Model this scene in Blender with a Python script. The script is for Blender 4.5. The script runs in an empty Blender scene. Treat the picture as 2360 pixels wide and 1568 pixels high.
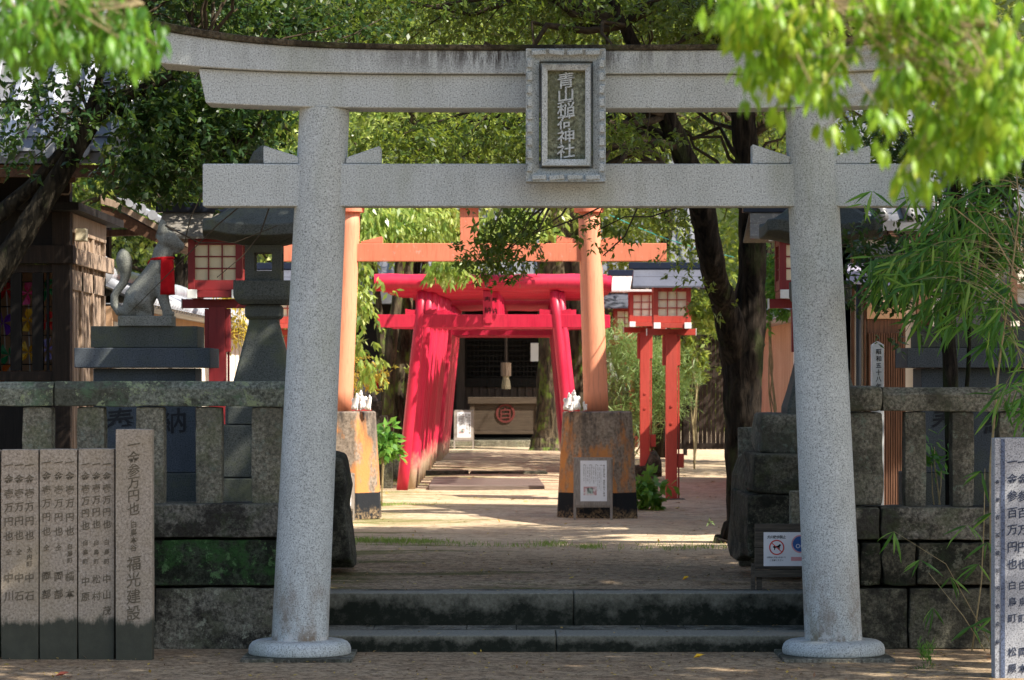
import bpy, math, random
import numpy as np
from mathutils import Vector, Matrix
random.seed(7)
S = bpy.context.scene
COL = S.collection
# ---------------------------------------------------------------- camera
# measurement frame: 2360 x 1568 px; horizon at row 880; 6820 px focal length
FP = 6820.0; HX = 1180.0; HY = 880.0; CZ = 1.86
cam = bpy.data.cameras.new("camera"); co = bpy.data.objects.new("camera", cam); COL.objects.link(co)
co.location = (0, 0, CZ); co.rotation_euler = (math.radians(90), 0, 0)
cam.sensor_width = 36; cam.lens = 36 * FP / 2360
cam.shift_y = (HY - 784) / 2360
cam.clip_end = 2000; cam.clip_start = .1
cam.dof.use_dof = True; cam.dof.focus_distance = 20.3; cam.dof.aperture_fstop = 8.0
S.camera = co
# ---------------------------------------------------------------- world, sun, exposure
SUN = Vector((.60, -.31, .74)).normalized()
w = bpy.data.worlds.new("World"); S.world = w; w.use_nodes = True
nt = w.node_tree; bg = nt.nodes['Background']
sk = nt.nodes.new('ShaderNodeTexSky'); sk.sky_type = 'NISHITA'; sk.sun_disc = False
sk.sun_elevation = math.asin(SUN.z); sk.sun_rotation = math.atan2(SUN.x, SUN.y)
sk.air_density = 1.0; sk.dust_density = 2.0
nt.links.new(sk.outputs[0], bg.inputs[0]); bg.inputs[1].default_value = .12
sl = bpy.data.lights.new("sun", 'SUN'); so = bpy.data.objects.new("sun", sl); COL.objects.link(so)
sl.energy = 5.0; sl.angle = math.radians(.5); sl.color = (1, .93, .82)
so.rotation_euler = (-SUN).to_track_quat('-Z', 'Y').to_euler(); so.location = (10, 0, 30)
S.view_settings.view_transform = 'Standard'; S.view_settings.look = 'None'
S.view_settings.exposure = 1.1; S.view_settings.gamma = 1
S.cycles.max_bounces = 6; S.cycles.diffuse_bounces = 4; S.cycles.glossy_bounces = 2
S.cycles.transmission_bounces = 3; S.cycles.transparent_max_bounces = 8
S.cycles.sample_clamp_indirect = 6
S.cycles.use_denoising = True

# ---------------------------------------------------------------- helpers
def P(px, py, D):
    k = D / FP
    return Vector(((px - HX) * k, D, CZ - (py - HY) * k))
def X(px, D): return (px - HX) * D / FP
def Z(py, D): return CZ - (py - HY) * D / FP
def gz(D):
    t = min(1, max(0, (D - 36) / 20.)); t = t * t * (3 - 2 * t)
    return .352 + .2 * t

class N:
    """node shorthand"""
    def __init__(s, name):
        s.m = bpy.data.materials.new(name); s.m.use_nodes = True
        s.t = s.m.node_tree; s.b = s.t.nodes['Principled BSDF']; s.out = s.t.nodes['Material Output']
        s.g = s.t.nodes.new('ShaderNodeNewGeometry'); s.pos = s.g.outputs['Position']
    def L(s, a, b): s.t.links.new(a, b)
    def noise(s, scale, detail=4, rough=.6, stretch=None, off=0, dist=0):
        n = s.t.nodes.new('ShaderNodeTexNoise'); n.inputs['Scale'].default_value = scale
        n.inputs['Detail'].default_value = detail; n.inputs['Roughness'].default_value = rough
        n.inputs['Distortion'].default_value = dist
        mp = s.t.nodes.new('ShaderNodeMapping'); mp.inputs['Scale'].default_value = stretch or (1, 1, 1)
        mp.inputs['Location'].default_value = (off, off * 1.3, off * .7)
        s.L(s.pos, mp.inputs[0]); s.L(mp.outputs[0], n.inputs['Vector']); return n.outputs['Fac']
    def voro(s, scale, stretch=None, feat='F1'):
        n = s.t.nodes.new('ShaderNodeTexVoronoi'); n.inputs['Scale'].default_value = scale; n.feature = feat
        mp = s.t.nodes.new('ShaderNodeMapping'); mp.inputs['Scale'].default_value = stretch or (1, 1, 1)
        s.L(s.pos, mp.inputs[0]); s.L(mp.outputs[0], n.inputs['Vector']); return n
    def ramp(s, fac, stops, interp='LINEAR'):
        r = s.t.nodes.new('ShaderNodeValToRGB'); cr = r.color_ramp; cr.interpolation = interp
        while len(cr.elements) < len(stops): cr.elements.new(.5)
        for e, (p, c) in zip(cr.elements, stops):
            e.position = p; e.color = (c[0], c[1], c[2], 1) if hasattr(c, '__len__') else (c, c, c, 1)
        s.L(fac, r.inputs[0]); return r.outputs[0]
    def mix(s, fac, a, b, mode='MIX'):
        m = s.t.nodes.new('ShaderNodeMix'); m.data_type = 'RGBA'; m.blend_type = mode
        for i, v in ((0, fac), (6, a), (7, b)):
            if hasattr(v, 'is_output'): s.L(v, m.inputs[i])
            elif i == 0: m.inputs[0].default_value = v
            else: m.inputs[i].default_value = (v[0], v[1], v[2], 1)
        return m.outputs[2]
    def math(s, op, a, b=0.0, clamp=False):
        m = s.t.nodes.new('ShaderNodeMath'); m.operation = op; m.use_clamp = clamp
        for i, v in ((0, a), (1, b)):
            if hasattr(v, 'is_output'): s.L(v, m.inputs[i])
            else: m.inputs[i].default_value = v
        return m.outputs[0]
    def xyz(s):
        m = s.t.nodes.new('ShaderNodeSeparateXYZ'); s.L(s.pos, m.inputs[0]); return m.outputs
    def rng(s, v, a, b, c=0.0, d=1.0):
        m = s.t.nodes.new('ShaderNodeMapRange'); s.L(v, m.inputs[0])
        for i, q in enumerate((a, b, c, d)): m.inputs[i + 1].default_value = q
        return m.outputs[0]
    def bump(s, h, strength=.3, dist=.01):
        b = s.t.nodes.new('ShaderNodeBump'); b.inputs['Strength'].default_value = strength
        b.inputs['Distance'].default_value = dist; s.L(h, b.inputs['Height'])
        s.L(b.outputs[0], s.b.inputs['Normal'])
    def done(s, color, rough=.8, spec=.3):
        if hasattr(color, 'is_output'): s.L(color, s.b.inputs['Base Color'])
        else: s.b.inputs['Base Color'].default_value = (*color, 1)
        if hasattr(rough, 'is_output'): s.L(rough, s.b.inputs['Roughness'])
        else: s.b.inputs['Roughness'].default_value = rough
        s.b.inputs['Specular IOR Level'].default_value = spec
        return s.m

def mat_granite(name, base=(.40, .42, .43), moss=0.0, streak=False, sc=1.0):
    n = N(name)
    fine = n.noise(100 * sc, 3, .8)
    c = n.ramp(fine, [(.36, tuple(v * .30 for v in base)), (.45, tuple(v * .78 for v in base)), (.55, base), (.7, tuple(min(1, v * 1.3) for v in base))])
    big = n.noise(1.6, 5, .6)
    c = n.mix(n.rng(big, .4, .75, 0, .45), c, n.mix(1, c, (.80, .79, .75), 'MULTIPLY'))
    wash = n.noise(2.6, 6, .7, (1.2, 1.2, .5), off=17); c = n.mix(n.rng(wash, .46, .66, 0, .4), c, n.mix(1, c, (.60, .60, .56), 'MULTIPLY'))
    spots = n.noise(11, 6, .75, off=4)
    c = n.mix(n.rng(spots, .66, .74, 0, .55), c, (.10, .10, .09))
    if streak:
        z = n.xyz()[2]
        st = n.noise(11, 6, .75, (1, 1, .16), off=9); up = n.rng(z, 3.90, 4.02)
        k = n.math('MULTIPLY', n.rng(st, .42, .56), up, True)
        near = n.rng(n.math('ABSOLUTE', n.math('SUBTRACT', n.xyz()[0], 0.1)), .2, 1.3, 1, .12)
        c = n.mix(n.math('MULTIPLY', k, near), c, (.035, .028, .024))
        low = n.math('MULTIPLY', n.rng(z, .12, .75, 1, 0), n.rng(z, .112, .124), True); sn = n.noise(7, 5, .7, (1, 1, .5), off=2)
        c = n.mix(n.math('MULTIPLY', low, n.rng(sn, .42, .62), True), c, (.19, .15, .11))
        fl = n.noise(16, 5, .7, off=7)
        c = n.mix(n.math('MULTIPLY', n.math('MULTIPLY', n.rng(z, .12, .26, 1, 0), n.rng(z, .112, .124)), n.rng(fl, .53, .58), True), c, (.5, .5, .48))
        g = n.noise(2.2, 4, .6, (1, 1, .3), off=12)
        c = n.mix(n.rng(g, .52, .7, 0, .35), c, (.20, .22, .13))
    if moss:
        g = n.noise(3.2, 8, .72, off=3)
        c = n.mix(n.rng(g, .5, .62, 0, moss), c, (.09, .10, .055))
    n.bump(fine, .25, .004)
    return n.done(c, .85, .25)

def mat_oldstone(name, base=(.16, .16, .13), dark=(.022, .022, .018), green=(.05, .085, .04), lich=(.20, .24, .17), gk=.6, lk=.6, dk=.8, off=0):
    n = N(name)
    f = n.noise(45, 4, .7, off=off)
    c = n.ramp(f, [(.36, tuple(v * .45 for v in base)), (.5, base), (.66, tuple(v * 1.7 for v in base))])
    a = n.noise(2.6, 9, .72, off=off + 2); c = n.mix(n.rng(a, .47, .54, 0, dk), c, dark)
    b = n.noise(4.2, 8, .75, off=off + 7); c = n.mix(n.rng(b, .5, .6, 0, gk), c, green)
    d = n.noise(9, 7, .8, off=off + 11); c = n.mix(n.rng(d, .56, .60, 0, lk), c, lich)
    e = n.noise(24, 6, .8, off=off + 1); c = n.mix(n.rng(e, .36, .48, .38, 0), c, (.01, .01, .008))
    h = n.math('ADD', n.math('MULTIPLY', f, .4), a)
    n.bump(n.math('ADD', h, e), .9, .03)
    return n.done(c, .92, .15)

def mat_wood(name, base, dark, along='z', sc=1.0, rough=.75, off=0):
    n = N(name)
    st = {'z': (9, 9, .5), 'x': (.5, 9, 9), 'y': (9, .5, 9)}[along]
    g = n.noise(5 * sc, 6, .7, st, off=off); g2 = n.noise(16 * sc, 3, .6, st, off=off + 3)
    c = n.ramp(g, [(.32, dark), (.6, base), (.8, tuple(min(1, v * 1.35) for v in base))])
    c = n.mix(n.rng(g2, .3, .55, .55, 0), c, dark)
    n.bump(g2, .35, .004)
    return n.done(c, rough, .25)

def mat_paint(name, base, worn, wear=.62, rough=.5, low=None, amount=1.0, var=.4, off=0):
    n = N(name)
    a = n.noise(3, 5, .6, (1, 1, .45), off=off)
    oi = n.t.nodes.new('ShaderNodeObjectInfo')
    c = n.mix(n.rng(a, .35, .7, 0, var), base, tuple(min(1, v * 1.25 + .05) for v in base))
    c = n.mix(n.math('MULTIPLY', oi.outputs['Random'], .4), c, n.mix(1, c, (.62, .62, .62), 'MULTIPLY'))
    gr = n.noise(40, 4, .7, (1, 1, .08), off=off + 2); c = n.mix(n.rng(gr, .36, .5, .35, 0), c, n.mix(1, c, (.5, .45, .45), 'MULTIPLY'))
    d = n.noise(22, 7, .72, (1, 1, .6), off=off + 5)
    c = n.mix(n.rng(d, wear, wear + .03, 0, amount), c, worn)
    if low:
        z0, z1, col = low
        k = n.math('ADD', n.rng(n.xyz()[2], z0, z1, 1, 0), n.math('MULTIPLY', n.math('SUBTRACT', n.noise(6, 4, .6, off=3), .5), .9))
        c = n.mix(n.rng(k, .3, .7), c, col)
    n.bump(n.noise(30, 3, .5, off=1), .12, .004)
    return n.done(c, rough, .4)

def mat_plain(name, c, rough=.6, spec=.3, vary=.15, sc=8, metal=0):
    n = N(name)
    a = n.noise(sc, 4, .6)
    col = n.mix(n.rng(a, .3, .7), tuple(v * (1 - vary) for v in c), tuple(min(1, v * (1 + vary)) for v in c))
    n.b.inputs['Metallic'].default_value = metal
    return n.done(col, rough, spec)

def mat_leaf(name, cols, trans=.4, tint=(.55, .75, .08), rough=.42):
    n = N(name)
    at = n.t.nodes.new('ShaderNodeAttribute'); at.attribute_name = 'rnd'
    k = len(cols) - 1
    c = n.ramp(at.outputs['Fac'], [(i / max(1, k), q) for i, q in enumerate(cols)])
    n.L(c, n.b.inputs['Base Color']); n.b.inputs['Roughness'].default_value = rough
    n.b.inputs['Specular IOR Level'].default_value = .35
    tr = n.t.nodes.new('ShaderNodeBsdfTranslucent')
    cc = n.mix(.55, c, tint); n.L(cc, tr.inputs[0])
    mx = n.t.nodes.new('ShaderNodeMixShader'); mx.inputs[0].default_value = trans
    n.L(n.b.outputs[0], mx.inputs[1]); n.L(tr.outputs[0], mx.inputs[2]); n.L(mx.outputs[0], n.out.inputs[0])
    return n.m

def mat_bark(name, base=(.075, .06, .045), dark=(.012, .010, .008), moss=(.07, .10, .03), mk=.3, sc=1.0):
    n = N(name)
    v = n.voro(16 * sc, (1, 1, .16)); a = n.noise(14 * sc, 6, .7, (1, 1, .2), dist=.6)
    c = n.ramp(a, [(.38, dark), (.56, base), (.72, tuple(x * 2.1 for x in base))])
    g = n.noise(3, 6, .7, (1, 1, .5), off=3); c = n.mix(n.rng(g, .52, .62, 0, mk), c, moss)
    n.bump(n.math('ADD', a, v.outputs['Distance']), 1.0, .03)
    return n.done(c, .95, .1)

M = {}
M['granite'] = mat_granite('granite', (.485, .52, .515), streak=True)
M['granite_dark'] = mat_granite('granite_dark', (.085, .093, .083), moss=.6)
M['granite_blue'] = mat_granite('granite_blue', (.085, .098, .112), moss=.25)
M['granite_tan'] = None
M['coping'] = mat_oldstone('coping', (.10, .085, .06), (.03, .025, .018), (.07, .085, .03), (.16, .15, .11), gk=.5, lk=.3)
M['carved'] = mat_granite('carved', (.44, .48, .48), moss=.2)
M['panel_moss'] = mat_oldstone('panel_moss', (.27, .285, .20), (.16, .17, .10), (.19, .205, .11), (.34, .35, .28), dk=.5, lk=.3)
M['fence'] = mat_oldstone('fence', (.19, .20, .155), (.06, .06, .042), (.11, .17, .095), (.32, .37, .20), gk=.85, lk=.9, dk=.75)
M['fence_r'] = mat_oldstone('fence_r', (.20, .19, .15), (.04, .038, .03), (.075, .085, .05), (.19, .23, .17), gk=.5, lk=.4, dk=.7, off=5)
M['post'] = mat_oldstone('post', (.25, .23, .17), (.09, .085, .06), (.15, .16, .08), (.24, .29, .23), gk=.5, lk=.35, dk=.5, off=9)
M['post_r'] = mat_oldstone('post_r', (.17, .16, .125), (.05, .048, .038), (.10, .11, .07), (.23, .29, .23), gk=.5, lk=.45, dk=.7, off=19)
M['wall_a'] = mat_oldstone('wall_a', (.17, .16, .13), (.028, .026, .021), (.06, .08, .035), (.17, .19, .14), gk=.5, lk=.45, dk=.85, off=1)
M['wall_moss'] = mat_oldstone('wall_moss', (.05, .06, .04), (.014, .016, .011), (.04, .11, .03), (.12, .23, .09), gk=.9, lk=.85, dk=.8, off=4)
M['wall_lich'] = mat_oldstone('wall_lich', (.19, .18, .14), (.02, .018, .014), (.15, .155, .10), (.34, .35, .26), gk=.7, lk=1, dk=.8, off=8)
M['old_roof'] = mat_paint('weathered_roof', (.17, .155, .135), (.30, .27, .22), .55, .7, amount=.8)
M['wall_dark'] = mat_oldstone('wall_dark', (.075, .07, .05), (.015, .016, .012), (.03, .042, .02), (.18, .18, .13), gk=.7, lk=.6, dk=.9, off=13)
M['rough'] = mat_oldstone('rough', (.10, .095, .07), (.02, .02, .016), (.06, .07, .03), (.16, .17, .12), gk=.5, lk=.3, dk=.8, off=15)
M['step'] = mat_oldstone('step', (.22, .21, .17), (.03, .033, .026), (.11, .12, .07), (.26, .26, .22), gk=.4, lk=.35, dk=.75, off=21)
def mat_step(name, z0, z1, off):
    n = N(name)
    f = n.noise(45, 4, .7, off=off)
    c = n.ramp(f, [(.3, (.13, .125, .10)), (.55, (.21, .205, .17)), (.75, (.29, .28, .24))])
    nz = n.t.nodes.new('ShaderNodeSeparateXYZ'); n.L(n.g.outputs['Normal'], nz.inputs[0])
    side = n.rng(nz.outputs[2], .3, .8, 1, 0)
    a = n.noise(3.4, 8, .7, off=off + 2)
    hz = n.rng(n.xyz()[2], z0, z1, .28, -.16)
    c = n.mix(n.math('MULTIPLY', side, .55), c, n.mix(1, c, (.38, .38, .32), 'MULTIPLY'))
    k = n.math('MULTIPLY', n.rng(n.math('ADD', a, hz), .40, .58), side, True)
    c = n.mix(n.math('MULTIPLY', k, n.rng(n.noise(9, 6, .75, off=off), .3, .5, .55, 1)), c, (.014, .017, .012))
    n.bump(f, .4, .006)
    return n.done(c, .92, .15)
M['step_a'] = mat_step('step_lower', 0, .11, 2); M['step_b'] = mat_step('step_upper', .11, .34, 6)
# donation slabs: tan granite with a dark damp band at the foot
def mat_donation():
    n = N('donation_stone')
    f = n.noise(60, 4, .75)
    c = n.ramp(f, [(.32, (.15, .12, .09)), (.48, (.30, .25, .195)), (.68, (.44, .38, .31))])
    g = n.noise(1.8, 6, .65, off=3); c = n.mix(n.rng(g, .45, .7, 0, .6), c, (.26, .21, .13))
    k = n.math('ADD', n.xyz()[2], n.math('MULTIPLY', n.math('SUBTRACT', n.noise(13, 5, .6, (1, 1, .4)), .5), .22))
    d = n.mix(n.noise(6, 6, .7), (.028, .03, .022), (.085, .085, .062))
    c = n.mix(n.rng(k, .235, .285, 1, 0), c, d)
    n.bump(f, .4, .005)
    return n.done(c, .88, .2)
M['donation'] = mat_donation()
M['donation_grey'] = mat_granite('donation_grey', (.42, .43, .46))
M['ink'] = mat_plain('ink', (.012, .012, .012), .7, .1)
M['carve_dark'] = mat_plain('carve_dark', (.13, .108, .078), .95, .05, .35, 40)
M['carve_blue'] = mat_plain('carve_blue', (.05, .06, .09), .9, .05, .35, 40)
M['stripe_blue'] = mat_granite('stripe_blue', (.12, .15, .23))
M['verm'] = mat_paint('vermilion_faded', (.72, .215, .115), (.55, .33, .25), .62, .6, amount=.8)
M['verm_post'] = mat_paint('vermilion_post', (.76, .29, .16), (.62, .38, .28), .65, .6, amount=.6, off=4)
M['red'] = mat_paint('red_paint', (.58, .012, .055), (.58, .16, .16), .69, .42, low=(.36, 1.15, (.45, .33, .22)), amount=.6)
M['red_front'] = mat_paint('red_paint_front', (.55, .011, .046), (.58, .16, .16), .70, .40, amount=.6)
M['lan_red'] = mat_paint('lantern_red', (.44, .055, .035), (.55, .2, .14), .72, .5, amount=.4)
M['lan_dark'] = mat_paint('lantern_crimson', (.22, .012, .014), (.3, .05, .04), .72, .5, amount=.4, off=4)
M['white'] = mat_plain('white_cap', (.75, .75, .72), .6)
M['washi'] = mat_plain('washi_paper', (.86, .75, .52), .8, .1, .05)
M['copper'] = mat_paint('metal_roof', (.10, .105, .13), (.5, .45, .42), .70, .32, amount=.5)
M['ridge'] = mat_plain('ridge_metal', (.012, .018, .035), .4)
M['pale_roof'] = mat_paint('flaking_roof', (.52, .45, .42), (.5, .12, .08), .60, .6, amount=.8)
M['wood_dark'] = mat_wood('wood_dark', (.035, .022, .015), (.010, .007, .005))
M['wood_black'] = mat_wood('wood_black', (.012, .009, .007), (.005, .004, .003))
M['wood_light'] = mat_wood('wood_light', (.46, .34, .25), (.22, .15, .10))  # pale wood; the office side wall's sunlight is put into it
M['wood_brown'] = mat_wood('wood_brown', (.17, .085, .05), (.06, .03, .02))
M['wood_gate'] = mat_wood('wood_gate', (.05, .032, .024), (.02, .013, .01)); M['wood_plank'] = mat_wood('wood_plank', (.22, .175, .15), (.10, .075, .06), 'x')
M['wood_old'] = mat_wood('wood_old', (.12, .10, .075), (.035, .03, .024), 'x')
M['wood_grey'] = mat_wood('wood_grey', (.36, .31, .27), (.20, .17, .14), sc=1.5)
M['wood_hall'] = mat_wood('wood_hall', (.085, .062, .05), (.035, .025, .02))
M['wood_box'] = mat_wood('wood_box', (.085, .062, .042), (.04, .028, .019), 'x'); M['emblem'] = mat_plain('emblem_red', (.11, .022, .018), .8)  # box and emblem colours darkened to put the hall's shade in
M['eave'] = mat_wood('eave_wood', (.13, .065, .035), (.05, .025, .015), 'y')
M['plaster'] = mat_plain('plaster', (.74, .68, .58), .9, .1, .08, 3)
M['ochre_wall'] = mat_wood('ochre_wall', (.56, .37, .25), (.30, .16, .09), sc=.5, rough=.9)
M['ochre'] = mat_plain('ochre_plaster', (.56, .35, .21), .9, .1, .1, 3)
M['tile'] = mat_plain('roof_tile', (.14, .14, .15), .38, .5, .3, 5)
M['tile_pale'] = mat_plain('pale_roof_tile', (.34, .35, .38), .32, .5, .3, 6)  # pale grey stands in for sunlight whitening the left roof
M['paper'] = mat_plain('paper', (.80, .80, .82), .7, .2, .03)
M['sign_red'] = mat_plain('sign_red', (.62, .06, .05), .6); M['sign_blue'] = mat_plain('sign_blue', (.04, .12, .35), .6)
M['sign_pink'] = mat_plain('sign_pink', (.70, .32, .33), .6)
M['bib'] = mat_plain('red_cloth', (.40, .008, .012), .85, .1, .2, 20)
M['fox'] = mat_granite('fox_stone', (.22, .225, .20), moss=.35, sc=1.2)
M['porcelain'] = mat_plain('porcelain', (.78, .76, .72), .3, .5, .06, 30)
M['gold'] = mat_plain('tan_ceramic', (.45, .36, .2), .5)
M['black'] = mat_plain('black_paint', (.012, .012, .014), .6)
M['green_wire'] = mat_plain('green_wire', (.05, .42, .30), .5); M['dark_wire'] = mat_plain('dark_wire', (.02, .02, .02), .5)
M['straw'] = mat_plain('tassel_hemp', (.46, .38, .24), .9, .1, .2, 25)
M['pvc'] = mat_plain('drain_pipe', (.03, .035, .04), .4)
M['lav'] = mat_plain('awning', (.30, .28, .36), .5)
for k, c in dict(red=(.75, .02, .02), pink=(.8, .08, .28), green=(.02, .35, .12), purple=(.22, .05, .5), yellow=(.85, .5, .02), orange=(.9, .22, .02), lilac=(.6, .5, .85)).items():
    M['pw_' + k] = mat_plain('pinwheel_' + k, c, .4)
# concrete block: orange paint flaking to grey, black band at the foot
def mat_block():
    n = N('flaking_orange_block')
    f = n.noise(30, 5, .7)
    grey = n.ramp(f, [(.3, (.09, .075, .06)), (.5, (.25, .20, .155)), (.7, (.36, .30, .24))])
    org = n.mix(n.noise(5, 5, .6), (.56, .27, .08), (.54, .20, .08))
    a = n.noise(2.6, 7, .68, (1, 1, .45), off=31)
    h = n.rng(n.xyz()[2], .6, 1.5, -.07, .05)
    k = n.rng(n.math('ADD', a, h), .405, .485)
    c = n.mix(k, org, grey)
    b = n.noise(6, 5, .7, (1, 1, .35), off=5); top = n.rng(n.xyz()[2], 1.0, 1.5)
    c = n.mix(n.math('MULTIPLY', n.rng(b, .45, .62), top, True), c, (.06, .05, .045))
    lowz = n.xyz()[2]
    dirt = n.rng(n.math('ADD', lowz, n.math('MULTIPLY', n.noise(9, 4, .7), .3)), .50, .62, 1, 0)
    blk = n.mix(n.math('MULTIPLY', dirt, n.rng(n.noise(40, 2, .6), .4, .6), True), (.016, .018, .022), (.33, .23, .13))
    c = n.mix(n.rng(lowz, .632, .636, 1, 0), c, blk)
    n.bump(f, .5, .01)
    return n.done(c, .9, .2)
M['block'] = mat_block()
# sandy ground
def mat_ground():
    n = N('sandy_ground')
    f = n.noise(38, 6, .8); g = n.noise(1.1, 7, .65, (1, 1.6, 1)); p = n.noise(5, 8, .78, (.8, 1.2, 1), off=4)
    c = n.ramp(f, [(.3, (.28, .21, .14)), (.5, (.54, .43, .29)), (.72, (.67, .56, .40))])
    c = n.mix(n.rng(g, .4, .7, 0, .7), c, (.42, .29, .18))
    c = n.mix(n.rng(p, .50, .62, 0, .6), c, (.19, .135, .085))
    fo = n.noise(9, 7, .8, (1, .8, 1), off=14); c = n.mix(n.rng(fo, .52, .60, 0, .45), c, (.13, .09, .055))
    m = n.noise(.8, 8, .7, (.45, 1.3, 1), off=8)
    x, y, z = n.xyz()
    patch = n.math('ADD', m, n.math('SUBTRACT', n.rng(y, 24.0, 21.6, 0, .13), n.rng(y, 21, 20.5, 0, .4)))
    patch = n.math('ADD', patch, n.rng(x, -1.6, .8, .13, -.05))
    mossn = n.rng(n.math('ADD', patch, n.math('MULTIPLY', n.math('SUBTRACT', n.noise(20, 5, .7), .5), .2)), .60, .68, 0, .85)
    c = n.mix(mossn, c, n.mix(f, (.09, .09, .025), (.17, .19, .055)))
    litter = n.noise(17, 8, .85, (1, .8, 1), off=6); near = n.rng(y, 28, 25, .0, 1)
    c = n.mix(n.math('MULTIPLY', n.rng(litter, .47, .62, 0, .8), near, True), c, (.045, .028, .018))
    toned = n.rng(n.math('ADD', y, n.math('MULTIPLY', n.math('SUBTRACT', g, .5), 3)), 24.5, 26.5, 1, 0)  # mask for multiplying the near ground darker and browner
    c = n.mix(n.math('MULTIPLY', toned, .55), c, n.mix(1, c, (.46, .40, .33), 'MULTIPLY'))
    n.bump(n.math('ADD', n.math('MULTIPLY', f, .6), p), .45, .02)
    return n.done(c, .95, .12)
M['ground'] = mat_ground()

# leaves
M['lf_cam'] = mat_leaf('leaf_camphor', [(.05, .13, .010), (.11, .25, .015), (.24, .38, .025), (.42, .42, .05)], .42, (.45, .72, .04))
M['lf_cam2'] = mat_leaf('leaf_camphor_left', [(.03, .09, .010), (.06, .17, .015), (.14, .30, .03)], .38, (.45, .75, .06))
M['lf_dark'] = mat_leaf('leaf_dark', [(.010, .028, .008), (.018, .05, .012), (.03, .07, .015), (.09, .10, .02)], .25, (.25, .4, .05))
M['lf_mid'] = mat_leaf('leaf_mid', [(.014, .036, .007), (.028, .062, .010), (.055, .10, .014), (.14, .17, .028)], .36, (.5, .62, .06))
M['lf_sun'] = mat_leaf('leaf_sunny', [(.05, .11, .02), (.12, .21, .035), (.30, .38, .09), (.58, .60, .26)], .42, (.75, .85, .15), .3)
M['lf_back'] = mat_leaf('leaf_back', [(.014, .036, .008), (.035, .075, .014), (.12, .19, .028), (.42, .46, .12)], .4, (.75, .82, .12), .35)  # wide ramp stands in for dark gaps and bright highlights
M['lf_bamboo'] = mat_leaf('leaf_bamboo', [(.014, .055, .012), (.03, .11, .02), (.08, .20, .028), (.20, .32, .05)], .35, (.3, .7, .05))
M['lf_needle'] = mat_leaf('leaf_needle', [(.10, .17, .05), (.17, .26, .08), (.28, .36, .13)], .3, (.5, .7, .2))
M['lf_bush'] = mat_leaf('leaf_bush', [(.04, .13, .02), (.08, .22, .03), (.18, .34, .05)], .35, (.4, .7, .1))
M['lf_dry'] = mat_leaf('leaf_dry', [(.35, .20, .06), (.5, .36, .05), (.2, .09, .04), (.1, .05, .03)], .2, (.5, .4, .1))
M['lf_gold'] = mat_leaf('leaf_gold', [(.45, .36, .05), (.6, .45, .06), (.35, .40, .06)], .4, (.8, .6, .1))
M['grass'] = mat_leaf('grass_blades', [(.10, .17, .03), (.18, .28, .05), (.28, .36, .09)], .3, (.5, .7, .1))
M['leaf_y'] = mat_plain('yellow_leaf', (.75, .42, .02), .6); M['leaf_r'] = mat_plain('red_leaf', (.42, .10, .05), .6)
M['grey_wall'] = mat_plain('grey_wall', (.20, .22, .25), .8)
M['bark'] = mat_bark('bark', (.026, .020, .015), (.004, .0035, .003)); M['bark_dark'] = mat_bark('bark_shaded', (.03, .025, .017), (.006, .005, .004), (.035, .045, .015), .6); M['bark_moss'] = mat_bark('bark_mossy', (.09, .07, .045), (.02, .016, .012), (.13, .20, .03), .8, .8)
M['bark_pale'] = mat_bark('bark_pale', (.22, .17, .12), (.06, .045, .03), (.10, .13, .05), .3)
M['twig'] = mat_plain('twig', (.05, .038, .025), .9, .1, .4, 20)
M['twig_pale'] = mat_plain('twig_pale', (.30, .24, .13), .8, .1, .3, 20)
M['hill'] = mat_plain('hillside_soil', (.030, .040, .016), .95, .05, .6, 1.2)

# ---------------------------------------------------------------- object tree
ROOTS = {}
def wloc(o):
    return ROOTS.get(o.name, Vector((0, 0, 0)))
def tag(o, label=None, cat=None, group=None, kind=None):
    if label: o['label'] = label
    if cat: o['category'] = cat
    if group: o['group'] = group
    if kind: o['kind'] = kind
    return o
def thing(name, loc, label, cat, group=None):
    o = bpy.data.objects.new(name, None); COL.objects.link(o); o.location = loc; o.empty_display_size = .1
    ROOTS[o.name] = Vector(loc); return tag(o, label, cat, group)
def dup(root, loc, label=None, group=None):
    def cp(o, par):
        c = o.copy(); COL.objects.link(c)
        if par: c.parent = par
        for ch in list(o.children): cp(ch, c)
        return c
    r = cp(root, None); r.location = loc; ROOTS[r.name] = Vector(loc)
    if label: r['label'] = label
    if group: r['group'] = group
    return r
def link_mesh(name, me, m, parent=None, origin=None, smooth=False, bevel=0, seg=2):
    """me holds world coordinates; shift them to the thing's base"""
    org = wloc(parent) if parent else Vector(origin or (0, 0, 0))
    me.transform(Matrix.Translation(-org))
    o = bpy.data.objects.new(name, me); COL.objects.link(o)
    if m:
        for q in (m if isinstance(m, (list, tuple)) else [m]): me.materials.append(q)
    if parent:
        o.parent = parent; ROOTS[o.name] = org
    else:
        o.location = org; ROOTS[o.name] = org
    if smooth: me.polygons.foreach_set('use_smooth', [True] * len(me.polygons))
    if bevel:
        b = o.modifiers.new('bevel', 'BEVEL'); b.width = bevel; b.segments = seg; b.limit_method = 'ANGLE'
        b.angle_limit = math.radians(35)
    return o

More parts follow.
